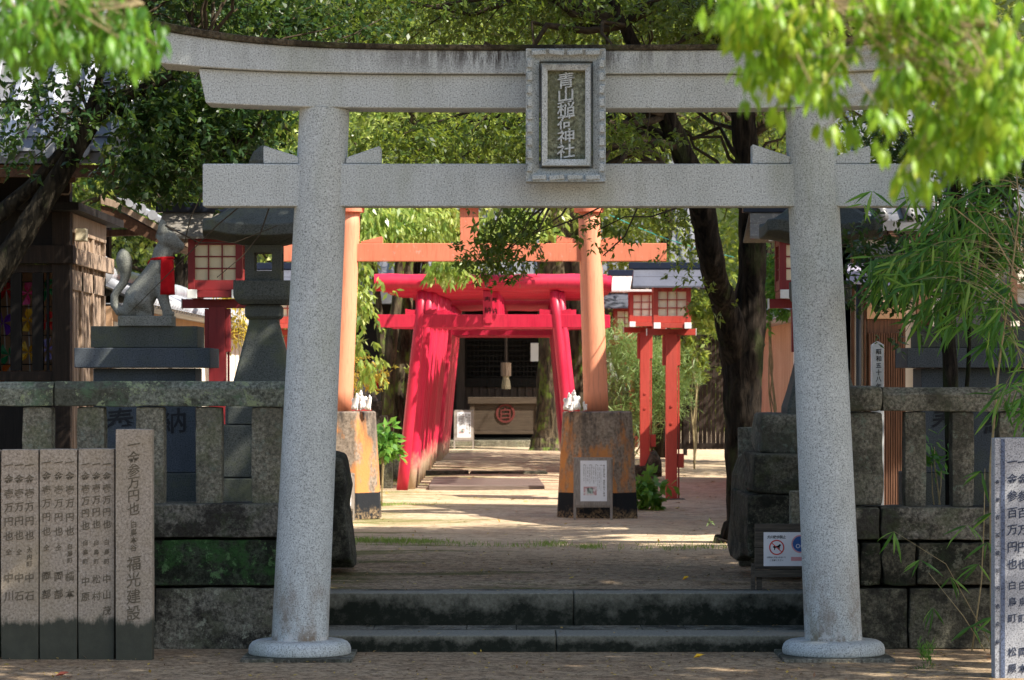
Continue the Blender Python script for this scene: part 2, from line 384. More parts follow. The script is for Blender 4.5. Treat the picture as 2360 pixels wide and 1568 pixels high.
class MB:
    def __init__(s): s.v = []; s.f = []; s.mi = []; s.k = 0
    def add(s, vs, fs):
        b = len(s.v); s.v += [tuple(p) for p in vs]; s.f += [tuple(i + b for i in f) for f in fs]; s.mi += [s.k] * len(fs); return s
    def box(s, x0, x1, y0, y1, z0, z1):
        return s.add([(x0, y0, z0), (x1, y0, z0), (x1, y1, z0), (x0, y1, z0), (x0, y0, z1), (x1, y0, z1), (x1, y1, z1), (x0, y1, z1)],
                     [(0, 3, 2, 1), (4, 5, 6, 7), (0, 1, 5, 4), (1, 2, 6, 5), (2, 3, 7, 6), (3, 0, 4, 7)])
    def pbox(s, x0, x1, y0, y1, D, dep):
        return s.box(X(x0, D), X(x1, D), D, D + dep, Z(y1, D), Z(y0, D))
    def rbox(s, c, size, mt):
        hx, hy, hz = [q / 2 for q in size]; c = Vector(c)
        vs = [c + mt @ Vector(p) for p in ((-hx, -hy, -hz), (hx, -hy, -hz), (hx, hy, -hz), (-hx, hy, -hz), (-hx, -hy, hz), (hx, -hy, hz), (hx, hy, hz), (-hx, hy, hz))]
        return s.add(vs, [(0, 3, 2, 1), (4, 5, 6, 7), (0, 1, 5, 4), (1, 2, 6, 5), (2, 3, 7, 6), (3, 0, 4, 7)])
    def prism(s, poly, y0, y1):          # poly [(x,z)] extruded along y
        n = len(poly); a = sum(poly[i][0] * poly[(i + 1) % n][1] - poly[(i + 1) % n][0] * poly[i][1] for i in range(n))
        if a < 0: poly = poly[::-1]
        vs = [(x, y0, z) for x, z in poly] + [(x, y1, z) for x, z in poly]
        fs = [tuple(range(n)), tuple(range(2 * n - 1, n - 1, -1))] + [(i, i + n, (i + 1) % n + n, (i + 1) % n) for i in range(n)]
        return s.add(vs, fs)
    def pprism(s, pts, D, dep):
        return s.prism([(X(a, D), Z(b, D)) for a, b in pts], D, D + dep)
    def loft(s, rings, cap=True, close=True):
        n = len(rings[0]); vs = [p for r in rings for p in r]; fs = []
        for i in range(len(rings) - 1):
            for j in range(n if close else n - 1):
                fs.append((i * n + j, i * n + (j + 1) % n, (i + 1) * n + (j + 1) % n, (i + 1) * n + j))
        if cap:
            fs.append(tuple(range(n - 1, -1, -1))); fs.append(tuple((len(rings) - 1) * n + j for j in range(n)))
        return s.add(vs, fs)
    def tube(s, pts, rad, n=8, cap=True, jit=0, flat=None):
        pts = [Vector(p) for p in pts]; rings = []
        if not hasattr(rad, '__len__'): rad = [rad] * len(pts)
        up = None
        for i, p in enumerate(pts):
            t = (pts[min(i + 1, len(pts) - 1)] - pts[max(0, i - 1)])
            if t.length < 1e-9: t = Vector((0, 0, 1))
            t.normalize()
            if up is None: up = Vector((0, 1, 0)) if abs(t.y) < .9 else Vector((1, 0, 0))
            a = up.cross(t); a.normalize(); b = t.cross(a); up = b
            r = []
            for j in range(n):
                th = 2 * math.pi * j / n; q = rad[i] * (1 + jit * (random.random() - .5))
                r.append(p + a * (math.cos(th) * q) + b * (math.sin(th) * q * (flat or 1)))
            rings.append(r)
        return s.loft(rings, cap)
    def cyl(s, p0, p1, r0, r1=None, n=24): return s.tube([p0, p1], [r0, r1 if r1 is not None else r0], n)
    def lathe(s, prof, c, n=32, sq=None):
        rings = []
        for r, z in prof:
            ring = []
            for j in range(n):
                th = 2 * math.pi * (j + .5) / n; k = r
                ring.append((c[0] + k * math.cos(th), c[1] + k * math.sin(th), z))
            rings.append(ring)
        return s.loft(rings)
    def quad(s, a, b, c, d): return s.add([a, b, c, d], [(0, 1, 2, 3)])
    def mesh(s, name='m'):
        me = bpy.data.meshes.new(name); me.from_pydata(s.v, [], s.f)
        if any(s.mi): me.polygons.foreach_set('material_index', s.mi)
        me.update(); return me
    def build(s, name, m, parent=None, **kw):
        return link_mesh(name, s.mesh(name), m, parent, **kw)

def rough_block(mb, x0, x1, y0, y1, z0, z1, j=.02, nx=4, nz=3, seed=0, sh_=.004):
    """hand dressed stone: a subdivided box with knocked edges"""
    r = random.Random(seed); N_ = 5
    xs = np.linspace(x0, x1, nx + 1); ys = np.linspace(y0, y1, 4); zs = np.linspace(z0, z1, nz + 1)
    idx = {}; vs = []; fs = []
    def vid(i, k, l):
        if (i, k, l) not in idx:
            e = (i in (0, nx)) + (k in (0, 3)) + (l in (0, nz))
            sh = sh_ * (e - 1) if e > 1 else 0
            x, y, z = xs[i], ys[k], zs[l]
            x += (-sh if i == nx else sh if i == 0 else 0) + r.uniform(-j, j) * .6
            y += (-sh if k == 3 else sh if k == 0 else 0) + r.uniform(-j, j) * .6
            z += (-sh if l == nz else sh if l == 0 else 0) + (r.uniform(-j, j) * .35)
            idx[(i, k, l)] = len(vs); vs.append((x, y, z))
        return idx[(i, k, l)]
    for i in range(nx):
        for l in range(nz):
            fs.append((vid(i, 0, l), vid(i + 1, 0, l), vid(i + 1, 0, l + 1), vid(i, 0, l + 1)))
            fs.append((vid(i, 3, l), vid(i, 3, l + 1), vid(i + 1, 3, l + 1), vid(i + 1, 3, l)))
    for k in range(3):
        for l in range(nz):
            fs.append((vid(0, k, l), vid(0, k, l + 1), vid(0, k + 1, l + 1), vid(0, k + 1, l)))
            fs.append((vid(nx, k, l), vid(nx, k + 1, l), vid(nx, k + 1, l + 1), vid(nx, k, l + 1)))
        for i in range(nx):
            fs.append((vid(i, k, nz), vid(i + 1, k, nz), vid(i + 1, k + 1, nz), vid(i, k + 1, nz)))
            fs.append((vid(i, k, 0), vid(i, k + 1, 0), vid(i + 1, k + 1, 0), vid(i + 1, k, 0)))
    mb.add(vs, fs)

# text: glyphs from the built-in font turned into thin meshes
_tc = {}
def glyph(ch):
    if ch not in _tc:
        cu = bpy.data.curves.new('glyph', 'FONT'); cu.body = ch; cu.size = 1; cu.extrude = .0; cu.resolution_u = 2
        cu.align_x = 'CENTER'; cu.offset = .012
        o = bpy.data.objects.new('glyph', cu); COL.objects.link(o)
        bpy.context.view_layer.update()
        me = bpy.data.meshes.new_from_object(o.evaluated_get(bpy.context.evaluated_depsgraph_get()))
        vs = [v.co.copy() for v in me.vertices]; fs = [tuple(p.vertices) for p in me.polygons]
        bpy.data.objects.remove(o); bpy.data.curves.remove(cu); bpy.data.meshes.remove(me)
        if vs:
            x0 = min(v.x for v in vs); x1 = max(v.x for v in vs); y0 = min(v.y for v in vs); y1 = max(v.y for v in vs)
            cx, cy = (x0 + x1) / 2, (y0 + y1) / 2
            vs = [(v.x - cx, v.y - cy) for v in vs]
        _tc[ch] = (vs, fs)
    return _tc[ch]
def column(mb, text, px, y0, y1, D, size, depth=.002, shear=.12, sx=1.0, lean=0, hor=False, x1=None):
    """text written top to bottom (or left to right when hor) between pixel rows, on the plane at distance D"""
    n = len(text); sz = size * D / FP
    for i, ch in enumerate(text):
        if ch == ' ': continue
        t = (i + .5) / n
        if hor: cx, cz = X(px + (x1 - px) * t, D), Z(y0, D)
        else: cx, cz = X(px, D), Z(y0 + (y1 - y0) * t, D)
        vs, fs = glyph(ch)
        pts = [(cx + (x * sx + y * shear * 0) * sz, D + lean * (cz - 0), cz + (y + x * shear) * sz) for x, y in vs]
        if depth:
            k = len(pts); bnd = {}
            for f in fs:
                for a in range(len(f)):
                    e = (f[a], f[(a + 1) % len(f)]); bnd[e] = bnd.get(e, 0) + 1
            edges = [e for e in bnd if (e[1], e[0]) not in bnd]
            q = [(p[0], p[1] - depth, p[2]) for p in pts]
            mb.add(pts + q, [tuple(i2 + k for i2 in f) for f in fs] + [(a, b, b + k, a + k) for a, b in edges])
        else: mb.add(pts, fs)

# ---------------------------------------------------------------- foliage
def leaf_mesh(name, P0, Dr, Nn, L, W, rnd, fold=True):
    """P0 base, Dr direction, Nn normal-ish, all (n,3)"""
    n = len(P0)
    Dr = Dr / (np.linalg.norm(Dr, axis=1, keepdims=True) + 1e-9)
    Sd = np.cross(Dr, Nn); Sd /= (np.linalg.norm(Sd, axis=1, keepdims=True) + 1e-9)
    Up = np.cross(Sd, Dr)
    L = L[:, None]; W = W[:, None]
    if fold == 2:      # detailed leaf: 4 quads, drooping tip
        a = P0; b1 = P0 + Dr * L * .35 + Sd * W * .5 - Up * L * .02; b2 = P0 + Dr * L * .35 - Sd * W * .5 - Up * L * .02
        m1 = P0 + Dr * L * .35 + Up * W * .12; c1 = P0 + Dr * L * .7 + Sd * W * .34 - Up * L * .09; c2 = P0 + Dr * L * .7 - Sd * W * .34 - Up * L * .09
        m2 = P0 + Dr * L * .7 - Up * L * .05; t = P0 + Dr * L - Up * L * .2
        V = np.stack([a, b1, m1, b2, c1, m2, c2, t], 1).reshape(-1, 3)
        base = (np.arange(n) * 8)[:, None]
        F = np.concatenate([base + np.array([[0, 2, 1, 1]]), base + np.array([[0, 3, 2, 2]])], 0)
        quads = np.concatenate([base + np.array([[1, 2, 5, 4]]), base + np.array([[2, 3, 6, 5]])], 0)
        tris = np.concatenate([base + np.array([[0, 2, 1]]), base + np.array([[0, 3, 2]]), base + np.array([[4, 5, 7]]), base + np.array([[5, 6, 7]])], 0)
        loops = np.concatenate([quads.ravel(), tris.ravel()])
        starts = np.concatenate([np.arange(len(quads)) * 4, len(quads) * 4 + np.arange(len(tris)) * 3])
        fr = np.concatenate([np.tile(rnd, 2), np.tile(rnd, 4)])
    else:
        a = P0; b1 = P0 + Dr * L * .45 + Sd * W * .5; t = P0 + Dr * L - Up * L * .12; b2 = P0 + Dr * L * .45 - Sd * W * .5
        V = np.stack([a, b1, t, b2], 1).reshape(-1, 3)
        loops = np.arange(n * 4); starts = np.arange(n) * 4; fr = rnd
    me = bpy.data.meshes.new(name)
    me.vertices.add(len(V)); me.vertices.foreach_set('co', V.astype(np.float32).ravel())
    me.loops.add(len(loops)); me.loops.foreach_set('vertex_index', loops.astype(np.int32))
    me.polygons.add(len(starts)); me.polygons.foreach_set('loop_start', starts.astype(np.int32))
    me.update(calc_edges=True)
    at = me.attributes.new('rnd', 'FLOAT', 'FACE'); at.data.foreach_set('value', fr.astype(np.float32))
    return me
def rand_dirs(rg, n):
    v = rg.normal(size=(n, 3)); return v / np.linalg.norm(v, axis=1, keepdims=True)
def foliage(name, blobs, n, L, W, m, parent, seed=0, per=9, twig=.16, clump=40, spread=.28, droop=.3, fold=1, flat=.6, bright=None):
    """blobs (x,y,z,rx,ry,rz[,weight]); leaves set along short twigs gathered in clumps"""
    rg = np.random.default_rng(seed)
    B = np.array([tuple(b) + ((1.,) if len(b) == 6 else ()) for b in blobs], float)
    pw = B[:, 6] * (B[:, 3] * B[:, 4] * B[:, 5]) ** .7; pw /= pw.sum()
    nt_ = max(1, n // per); nc = max(1, nt_ // max(1, clump // per))
    bi = rg.choice(len(B), nc, p=pw); d = rand_dirs(rg, nc) * (rg.random((nc, 1)) ** .45)
    C = B[bi, :3] + d * B[bi, 3:6]; out = d
    ci = rg.integers(0, nc, nt_)
    T = C[ci] + rg.normal(size=(nt_, 3)) * spread * np.array([1, 1, flat])
    td = out[ci] * .6 + rand_dirs(rg, nt_) + np.array([0, 0, -droop]); td /= np.linalg.norm(td, axis=1, keepdims=True)
    crnd = rg.random(nc)[ci]
    ti = np.repeat(np.arange(nt_), per); s = rg.random(len(ti))
    P0 = T[ti] + td[ti] * (s[:, None] * twig)
    dr = td[ti] * .55 + rand_dirs(rg, len(ti)) * .9 + np.array([0, 0, -droop * 1.0])
    nn = rand_dirs(rg, len(ti)) * .8 + np.array([0, 0, 1.0])
    LL = L * (.65 + .6 * rg.random(len(ti))); WW = LL * (W / L)
    rnd = np.clip(crnd[ti] * .55 + rg.random(len(ti)) * .45, 0, 1)
    me = leaf_mesh(name, P0, dr, nn, LL, WW, rnd, fold)
    return link_mesh(name, me, m, parent), C
def branches(name, start_pts, targets, m, parent, r0=.05, r1=.006, seed=0, n=5, sag=.15, wob=.12):
    """limbs reaching from points on the trunk to the leaf clumps"""
    r = random.Random(seed); mb = MB()
    for T in targets:
        T = Vector(T); A = min(start_pts, key=lambda q: (Vector(q) - T).length + r.uniform(0, .6)); A = Vector(A)
        L = (T - A).length; pts = []
        for i in range(8):
            t = i / 7.; q = A.lerp(T, t) + Vector((r.uniform(-1, 1), r.uniform(-1, 1), r.uniform(-1, 1))) * wob * math.sin(t * math.pi) * min(1, L * .5)
            q.z += sag * math.sin(t * math.pi) * min(L, 1.5); pts.append(q)
        k = min(1, L / 2.5)
        mb.tube(pts, [r0 * k * (1 - t / 7.) + r1 for t in range(8)], n)
    return mb.build(name, m, parent, smooth=True)
def px_blob(px, py, D, rx, rz, ry, wgt=1.0):
    k = D / FP; p = P(px, py, D); return (p.x, p.y, p.z, rx * k, ry, rz * k, wgt)

# ================================================================ SETTING
def ground_z(x, y): return gz(y) + .012 * math.sin(x * 1.7 + y * .6) + .01 * math.sin(y * 1.3 - x * .8)
mb = MB()
mb.quad((-400, -60, -.004), (400, -60, -.004), (400, 23, -.004), (-400, 23, -.004))
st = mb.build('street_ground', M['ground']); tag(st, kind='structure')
def grid_ground():
    xs = np.concatenate([np.linspace(-400, -14, 8), np.linspace(-12, 12, 97), np.linspace(14, 400, 8)])
    ys = np.concatenate([np.linspace(21.72, 30, 60), np.linspace(30.3, 64, 80), np.linspace(66, 800, 20)])
    vs = []; fs = []
    for y in ys:
        for x in xs:
            z = ground_z(x, y) if y > 22.2 else .337
            r = random.uniform(-.0015, .0015) if y < 60 and abs(x) < 12 and y > 22.2 else 0
            vs.append((x, y, z + r))
    n = len(xs)
    for j in range(len(ys) - 1):
        for i in range(n - 1): fs.append((j * n + i, j * n + i + 1, (j + 1) * n + i + 1, (j + 1) * n + i))
    m = MB().add(vs, fs)
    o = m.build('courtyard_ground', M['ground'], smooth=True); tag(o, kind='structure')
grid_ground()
mb = MB()   # hillside far behind
vs = []; fs = []; xs = np.linspace(-90, 90, 46); ys = np.linspace(84, 150, 16)
for y in ys:
    for x in xs: vs.append((x, y, .5 + 26 * (1 - math.exp(-(y - 84) / 14)) + 1.5 * math.sin(x * .3 + y * .2) * min(1, (y - 84) / 8)))
for j in range(15):
    for i in range(45): fs.append((j * 46 + i, j * 46 + i + 1, (j + 1) * 46 + i + 1, (j + 1) * 46 + i))
o = MB().add(vs, fs).build('hillside', M['hill'], smooth=True); tag(o, kind='structure')

# ---------------------------------------------------------------- steps
t = thing('stone_steps', (.37, 20.4, 0), 'two low stone steps with dark damp risers between the grey gate pillars', 'steps')
def course(nm, xs, y0, y1, z0, z1, m, par, bev=.012):
    for a, b in zip(xs[:-1], xs[1:]):
        q = MB(); q.box(a + .002, b - .002, y0, y1, z0, z1); q.build(nm, m, par, bevel=bev, seg=3)
s0 = [X(640, 20.4), X(1282, 20.4), X(1990, 20.4)]
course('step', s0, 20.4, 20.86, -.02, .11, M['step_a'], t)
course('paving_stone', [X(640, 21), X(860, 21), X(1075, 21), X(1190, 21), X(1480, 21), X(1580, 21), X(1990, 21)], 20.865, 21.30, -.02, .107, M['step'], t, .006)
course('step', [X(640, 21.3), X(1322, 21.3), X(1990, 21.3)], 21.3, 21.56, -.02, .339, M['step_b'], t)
course('kerb_stone', [X(640, 21.7), X(810, 21.7), X(935, 21.7), X(1045, 21.7), X(1160, 21.7), X(1260, 21.7), X(1560, 21.7), X(1840, 21.7), X(1990, 21.7)], 21.565, 21.78, 0, .336, M['step'], t, .006)

# ---------------------------------------------------------------- grey stone torii
T = thing('stone_torii', (.37, 20, 0), 'large grey granite torii gate with a carved name plaque, standing in front of the steps', 'torii gate')
def pill(xb, xt, rb, rt):
    q = MB(); p0 = P(xb, 1478, 20); p1 = P(xt, 252, 20); pts = []; rs = []
    for i in range(13):
        s = i / 12.; pts.append(p0.lerp(p1, s)); rs.append((rb + (rt - rb) * s) / 341.)
    q.tube(pts, rs, 48); q.build('pillar', M['granite'], T, smooth=True).modifiers.new('e', 'EDGE_SPLIT')
    c = (p0.x, 20)
    prof = [(.338, .022), (.345, .03), (.346, .06), (.338, .085), (.322, .103), (.298, .114), (.24, .118), (.15, .120)]
    q = MB(); q.lathe([(0.01, .022)] + prof + [(.01, .12)], (c[0], 20), 48); q.build('footing', M['granite'], T, smooth=True)
    q = MB(); q.box(c[0] - .37, c[0] + .37, 19.63, 20.37, -.03, .020); q.build('base_slab', M['step'], T, bevel=.006)
pill(691, 748, 65.5, 57.5); pill(1921, 1866, 66, 57)
def lintel(nm, x0, x1, bot, top, y0, y1, m, slant=0, roof=0, n=40, front_top=0):
    """bot/top: functions of |u| (0 centre, 1 end) giving pixel rows at D=20; ends slanted"""
    rings = []; cx = 1306
    for i in range(n + 1):
        px = x0 + (x1 - x0) * i / n; u = (px - cx) / 936.
        e = slant * (1 if i == n else -1 if i == 0 else 0) / 341.
        x = X(px, 20); zb = Z(bot(abs(u)), 20); zt = Z(top(abs(u)), 20)
        r = [(x, y0, zb), (x, y1, zb), (x + e, y1 + roof * .3, zt), (x + e, (y0 + y1) / 2, zt + roof * .35), (x + e, y0 - roof * .3, zt)]
        rings.append(r)
    q = MB(); q.loft([[tuple(p) for p in r][::-1] for r in rings])
    return q.build(nm, m, T, bevel=.008, seg=2)
lintel('lower_lintel', 480, 2132, lambda u: 255 - 20 * u ** 4, lambda u: 178.8 - 25 * u ** 4, 19.84, 20.16, M['granite'], 17)
lintel('top_lintel', 374, 2238, lambda u: 177.8 - 25 * u ** 4, lambda u: 124.5 - 48 * u ** 4, 19.79, 20.21, M['granite'], 12)
lintel('coping', 364, 2248, lambda u: 124 - 48 * u ** 4, lambda u: 113 - 56 * u ** 4, 19.76, 20.24, M['coping'], 2, roof=.06)
q = MB(); q.pbox(467, 2145, 377.5, 476, 19.9, .2); q.build('tie_beam', M['granite'], T, bevel=.008)
for pts in ([(607, 337), (611, 337), (688, 361), (688, 376.8), (607, 376.8)], [(878, 341), (874, 337), (798, 363), (796, 376.8), (878, 376.8)],
            [(1734, 333), (1739, 334), (1822, 361), (1820, 376.8), (1734, 376.8)], [(2006, 340), (2003, 336), (1920, 362), (1922, 376.8), (2006, 376.8)]):
    q = MB(); q.pprism(pts, 19.92, .16); q.build('wedge', M['granite'], T, bevel=.006)
# plaque
pq = MB()
def ring_frame(mb, o, i, D0o, D0i, D1):
    """sloping frame between outer rect o and inner rect i (px at D), front depth varies"""
    a = [(o[0], o[3]), (o[1], o[3]), (o[1], o[2]), (o[0], o[2])]; b = [(i[0], i[3]), (i[1], i[3]), (i[1], i[2]), (i[0], i[2])]
    A = [P(x, y, D0o) for x, y in a]; B = [P(x, y, D0i) for x, y in b]; C = [Vector((p.x, D1, p.z)) for p in A]; E = [Vector((p.x, D1, p.z)) for p in B]
    k = len(mb.v); mb.v += [tuple(p) for p in A + B + C + E]
    for j in range(4):
        n_ = (j + 1) % 4
        mb.f += [(k + j, k + n_, k + 4 + n_, k + 4 + j), (k + 8 + j, k + 8 + n_, k + n_, k + j), (k + 4 + j, k + 4 + n_, k + 12 + n_, k + 12 + j), (k + 12 + j, k + 12 + n_, k + 8 + n_, k + 8 + j)]; mb.mi += [0] * 4
pq = MB(); ring_frame(pq, (1212, 1396, 112, 419), (1243, 1366, 142, 389), 19.60, 19.66, 19.79)
fr = pq.build('name_plaque', M['carved'], T, bevel=.006)
# scalloped carved edges of the plaque
q = MB()
def scallop(x0, x1, y0, y1, D):
    q.tube([P(x0, (y0 + y1) / 2, D), P((x0 + x1) / 2, (y0 + y1) / 2, D - .02), P(x1, (y0 + y1) / 2, D)], [.008, abs(y1 - y0) / 2 * D / FP, .006], 10, flat=.6)
for x0, x1 in ((1222, 1262), (1262, 1304), (1304, 1346), (1346, 1386)):
    for yy, d in ((121, 1), (409, -1)):
        c = P((x0 + x1) / 2, yy, 19.60); q.rbox((c.x, c.y - .002, c.z), ((x1 - x0) * .0024, .016, .036), Matrix.Rotation(random.uniform(-.12, .12), 3, 'Y'))
for i in range(9):
    yy = 146 + i * 30
    for xx in (1221, 1387):
        c = P(xx, yy, 19.60); q.rbox((c.x, c.y - .002, c.z), (.036, .016, .058), Matrix.Rotation(random.uniform(-.1, .1), 3, 'Y'))
q.build('scallop_trim', M['carved'], fr, bevel=.009, seg=3)
q = MB(); ring_frame(q, (1249, 1361, 148, 382), (1262, 1349, 162, 367), 19.585, 19.60, 19.79); q.build('inner_frame', M['granite'], fr, bevel=.004)
q = MB(); q.pbox(1246, 1364, 145, 386, 19.70, .08); q.build('back_panel', M['carved'], fr)
q = MB(); q.pbox(1262, 1349, 162, 367, 19.66, .04); q.build('panel', M['panel_moss'], fr)
q = MB(); column(q, '青山稲荷神社', 1304, 170, 364, 19.66, 38, .028, .16, 1.12); q.build('inscription', M['granite'], fr)

# ---------------------------------------------------------------- stone balustrades on their walls
F = thing('stone_fence', (X(330, 20.6), 20.7, 0), 'mossy stone fence with rail and square posts on stone courses, left of the grey gate', 'stone fence')
D = 20.72; k = D / FP
def rail(x0, x1, yt, yb, D, m, par, seed=0):
    q = MB(); zt = Z(yt, D); zb = Z(yb, D); xa, xb = X(x0, D), X(x1, D); n = max(2, int((xb - xa) / .12)); rings = []; r = random.Random(seed)
    for i in range(n + 1):
        x = xa + (xb - xa) * i / n; j = lambda s=.005: r.uniform(-s, s)
        rings.append([(x, D + j(), zb + j()), (x, D + .2 + j(), zb), (x, D + .2, zt - .05), (x, D + .16, zt), (x, D + .05 + j(), zt + j(.003)), (x, D + j(), zt - .05 + j())][::-1])
    q.loft(rings); return q.build('rail', m, par, bevel=.008)
rail(-900, 122, 880, 936, D, M['fence'], F, 1); rail(125, 700, 879, 937, D, M['fence'], F, 2)
for x0, x1 in ((-860, -790), (-730, -660), (-600, -530), (-470, -400), (-340, -270), (-210, -140), (-80, -12), (49, 119), (175, 240), (311, 378), (449, 511), (578, 650)):
    q = MB(); rough_block(q, X(x0, D), X(x1, D), D + .02, D + .2, Z(1163, D), Z(938, D), .005, 3, 6, x0); q.build('post', M['post'], F, bevel=.005)
D = 20.62
for nm, rows in (('a', None),): pass
def stones(par, D, rows, dep=.5):
    for y0, y1, xs, mm, j in rows:
        for a, b in zip(xs[:-1], xs[1:]):
            q = MB(); rough_block(q, X(a + 1, D), X(b - 1, D), D + random.uniform(-.015, .015), D + dep, Z(y1, D) + .004, Z(y0, D) - .004, j, max(3, int((b - a) / 40)), 3, int(a + y0))
            q.build('wall_stone', M[mm], par, bevel=.008, seg=3)
stones(F, D, [(1160, 1241, [-900, -500, -160, 160, 700], 'wall_a', .01), (1243, 1352, [-900, -600, -160, 250, 690], 'wall_moss', .012), (1354, 1500, [-900, -450, -160, 353, 690], 'wall_lich', .014)])
q = MB(); q.box(X(-900, D), X(680, D), D + .3, D + 1.6, -.1, Z(1243, D)); q.build('wall_core', M['wall_dark'], F)
# its end returns towards the courtyard as rough stones
def rock(nm, pts, D0, D1, m, par=None, seed=0, label=None, cat=None):
    """irregular boulder standing between D0 and D1: px outline at D0 pushed back with jitter"""
    r = random.Random(seed); rings = []
    for s, sh in ((0, .86), (.18, 1), (.6, 1), (1, .9)):
        Dd = D0 + (D1 - D0) * s; cx = sum(p[0] for p in pts) / len(pts); cy = sum(p[1] for p in pts) / len(pts)
        ring = []
        for a, b in pts:
            base = P(cx + (a - cx) * sh + r.uniform(-3, 3), cy + (b - cy) * sh + r.uniform(-3, 3), D0)
            ring.append((base.x, Dd, base.z))
        rings.append(ring[::-1])
    q = MB(); q.loft(rings)
    return q
q = rock('r', [(640, 1310), (815, 1310), (806, 1240), (797, 1170), (803, 1120), (790, 1050), (770, 1043), (640, 1040)], 23.2, 24.0, None, seed=3)
o = q.build('boulder', M['rough'], None, origin=None, bevel=.02, seg=2); tag(o, 'tall rough dark stone closing the fence end behind the left pillar', 'boulder')
F2 = thing('stone_fence', (X(2150, 20.6), 20.7, 0), 'stone fence on dark blocks behind the bamboo, right of the grey gate', 'stone fence')
D = 20.72
rail(2035, 3300, 893, 948, D, M['fence_r'], F2, 5)
q = MB(); rough_block(q, X(1930, D), X(2033, D), D - .05, D + .3, Z(949, D), Z(890, D), .012, 4, 3, 77); q.build('rail_end', M['fence_r'], F2, bevel=.02, seg=3)
q = MB(); rough_block(q, X(1950, D), X(2036, D), D, D + .28, Z(1166, D), Z(950, D), .01, 3, 6, 79); q.build('corner_post', M['post_r'], F2, bevel=.015, seg=3)
for x0, x1 in ((2086, 2137), (2195, 2247), (2303, 2360), (2420, 2475), (2530, 2590), (2650, 2710), (2770, 2830), (2890, 2950), (3010, 3070), (3130, 3190)):
    q = MB(); rough_block(q, X(x0, D), X(x1, D), D + .02, D + .2, Z(1170, D), Z(949, D), .005, 3, 6, x0); q.build('post', M['post_r'], F2, bevel=.005)
stones(F2, 20.62, [(1168, 1247, [1880, 2030, 2330, 2700, 3300], 'wall_a', .012), (1249, 1352, [1880, 1983, 2032, 2112, 2600, 3300], 'wall_dark', .02), (1354, 1500, [1880, 2093, 2300, 2750, 3300], 'rough', .016)])
q = MB(); q.box(X(1900, 20.6), X(3300, 20.6), 20.9, 22.2, -.1, Z(1249, 20.6)); q.build('wall_core', M['wall_dark'], F2)
# stacked end of the right wall, stepping down towards the courtyard
E = thing('wall_end', (X(1800, 23), 23, .35), 'stepped stack of rough dark wall stones beside the two-stemmed tree', 'stone wall')
for x0, x1, y0, y1, D0, D1, mm in ((1752, 1960, 953, 1046, 22.6, 23.4, 'post_r'), (1736, 1960, 1046, 1140, 22.3, 23.6, 'rough'), (1722, 1960, 1140, 1290, 22.3, 23.9, 'wall_dark')):
    q = MB(); rough_block(q, X(x0, D0), X(x1, D0), D0, D1, Z(y1, D0), Z(y0, D0), .025, 5, 4, x0 + y0); q.build('wall_stone', M[mm], E, bevel=.02, seg=3)
q = rock('r', [(1700, 1300), (1738, 1300), (1745, 1180), (1752, 1070), (1735, 1050), (1718, 1100), (1712, 1200)], 23.0, 24.4, None, seed=9)
q.build('end_stone', M['rough'], E, bevel=.02)
q = MB(); q.prism([(X(1704, 24.4), .34), (X(1751, 24.4), .34), (X(1750, 24.4), Z(984, 24.4)), (X(1702, 24.4), Z(986, 24.4))], 24.4, 24.5)
o = q.build('marker_stone', M['post_r'], None, bevel=.006); tag(o, 'thin upright stone slab leaning against the end of the right wall', 'stone slab')
q = MB(); q.pbox(1822, 1862, 1132, 1215, 21.9, .12); o = q.build('marker_stone', M['post'], None, bevel=.01); tag(o, 'short mossy stone post half hidden behind the dog sign board', 'stone post')

# ---------------------------------------------------------------- donation stones
def donation(x0, x1, y0, cols, label, group, D=19.85, m='donation', yb=1522, ink='carve_dark', size=24, dep=.12, ytext=(1060, 1400)):
    t = thing('donation_stone', (X((x0 + x1) / 2, D), D, 0), label, 'stone slab', group)
    q = MB(); rough_block(q, X(x0 + .6, D), X(x1 - .6, D), D, D + dep, -.05, Z(y0, D), .0022, 2, 6, x0, .002)
    q.build('slab', M[m], t, bevel=.003)
    q = MB()
    for cx, segs in cols:
        for s, a, b, sz in segs: column(q, s, cx, a, b, D - .001, sz, .0015, .16, .95)
    q.build('inscription', M[ink], t); return t
G_ = 'donation stones before the left fence'
donation(265, 352, 989, [(308, [('一金参万円也', 1010, 1188, 31), ('白鳥本谷', 1200, 1272, 17), ('福光建設', 1280, 1432, 36)])], 'tallest tan donation stone with one column of large carved characters', G_, D=19.8)
def c3(x, place, y1, y2, name): return (x, [('一金壱万円也', 1056, 1232, 22), (place, y1, y2, 14), (name, 1316, 1402, 23)])
donation(179, 264.5, 1034, [(197, [('一金壱万円也', 1056, 1226, 21), ('白鳥町', 1240, 1306, 14), ('中原', 1322, 1394, 22)]), (222, [('一金壱万円也', 1056, 1222, 21), ('白鳥町', 1240, 1306, 14), ('松村', 1316, 1394, 22)]), (246, [('一金壱万円也', 1056, 1222, 21), ('白鳥町', 1238, 1306, 14), ('中山茂', 1316, 1426, 22)])], 'low tan donation stone joined to the tall one, three carved columns', G_)
donation(90, 178.5, 1035, [(107, [('一金壱万円也', 1050, 1240, 22), ('仝', 1252, 1272, 15), ('岡部', 1308, 1390, 23)]), (135, [('一金壱万円也', 1050, 1240, 22), ('仝', 1252, 1272, 15), ('岡部', 1308, 1390, 23)]), (161, [('一金壱万円也', 1050, 1240, 22), ('白鳥町', 1252, 1300, 14), ('橋本', 1308, 1390, 23)])], 'middle low tan donation stone with three carved columns', G_)
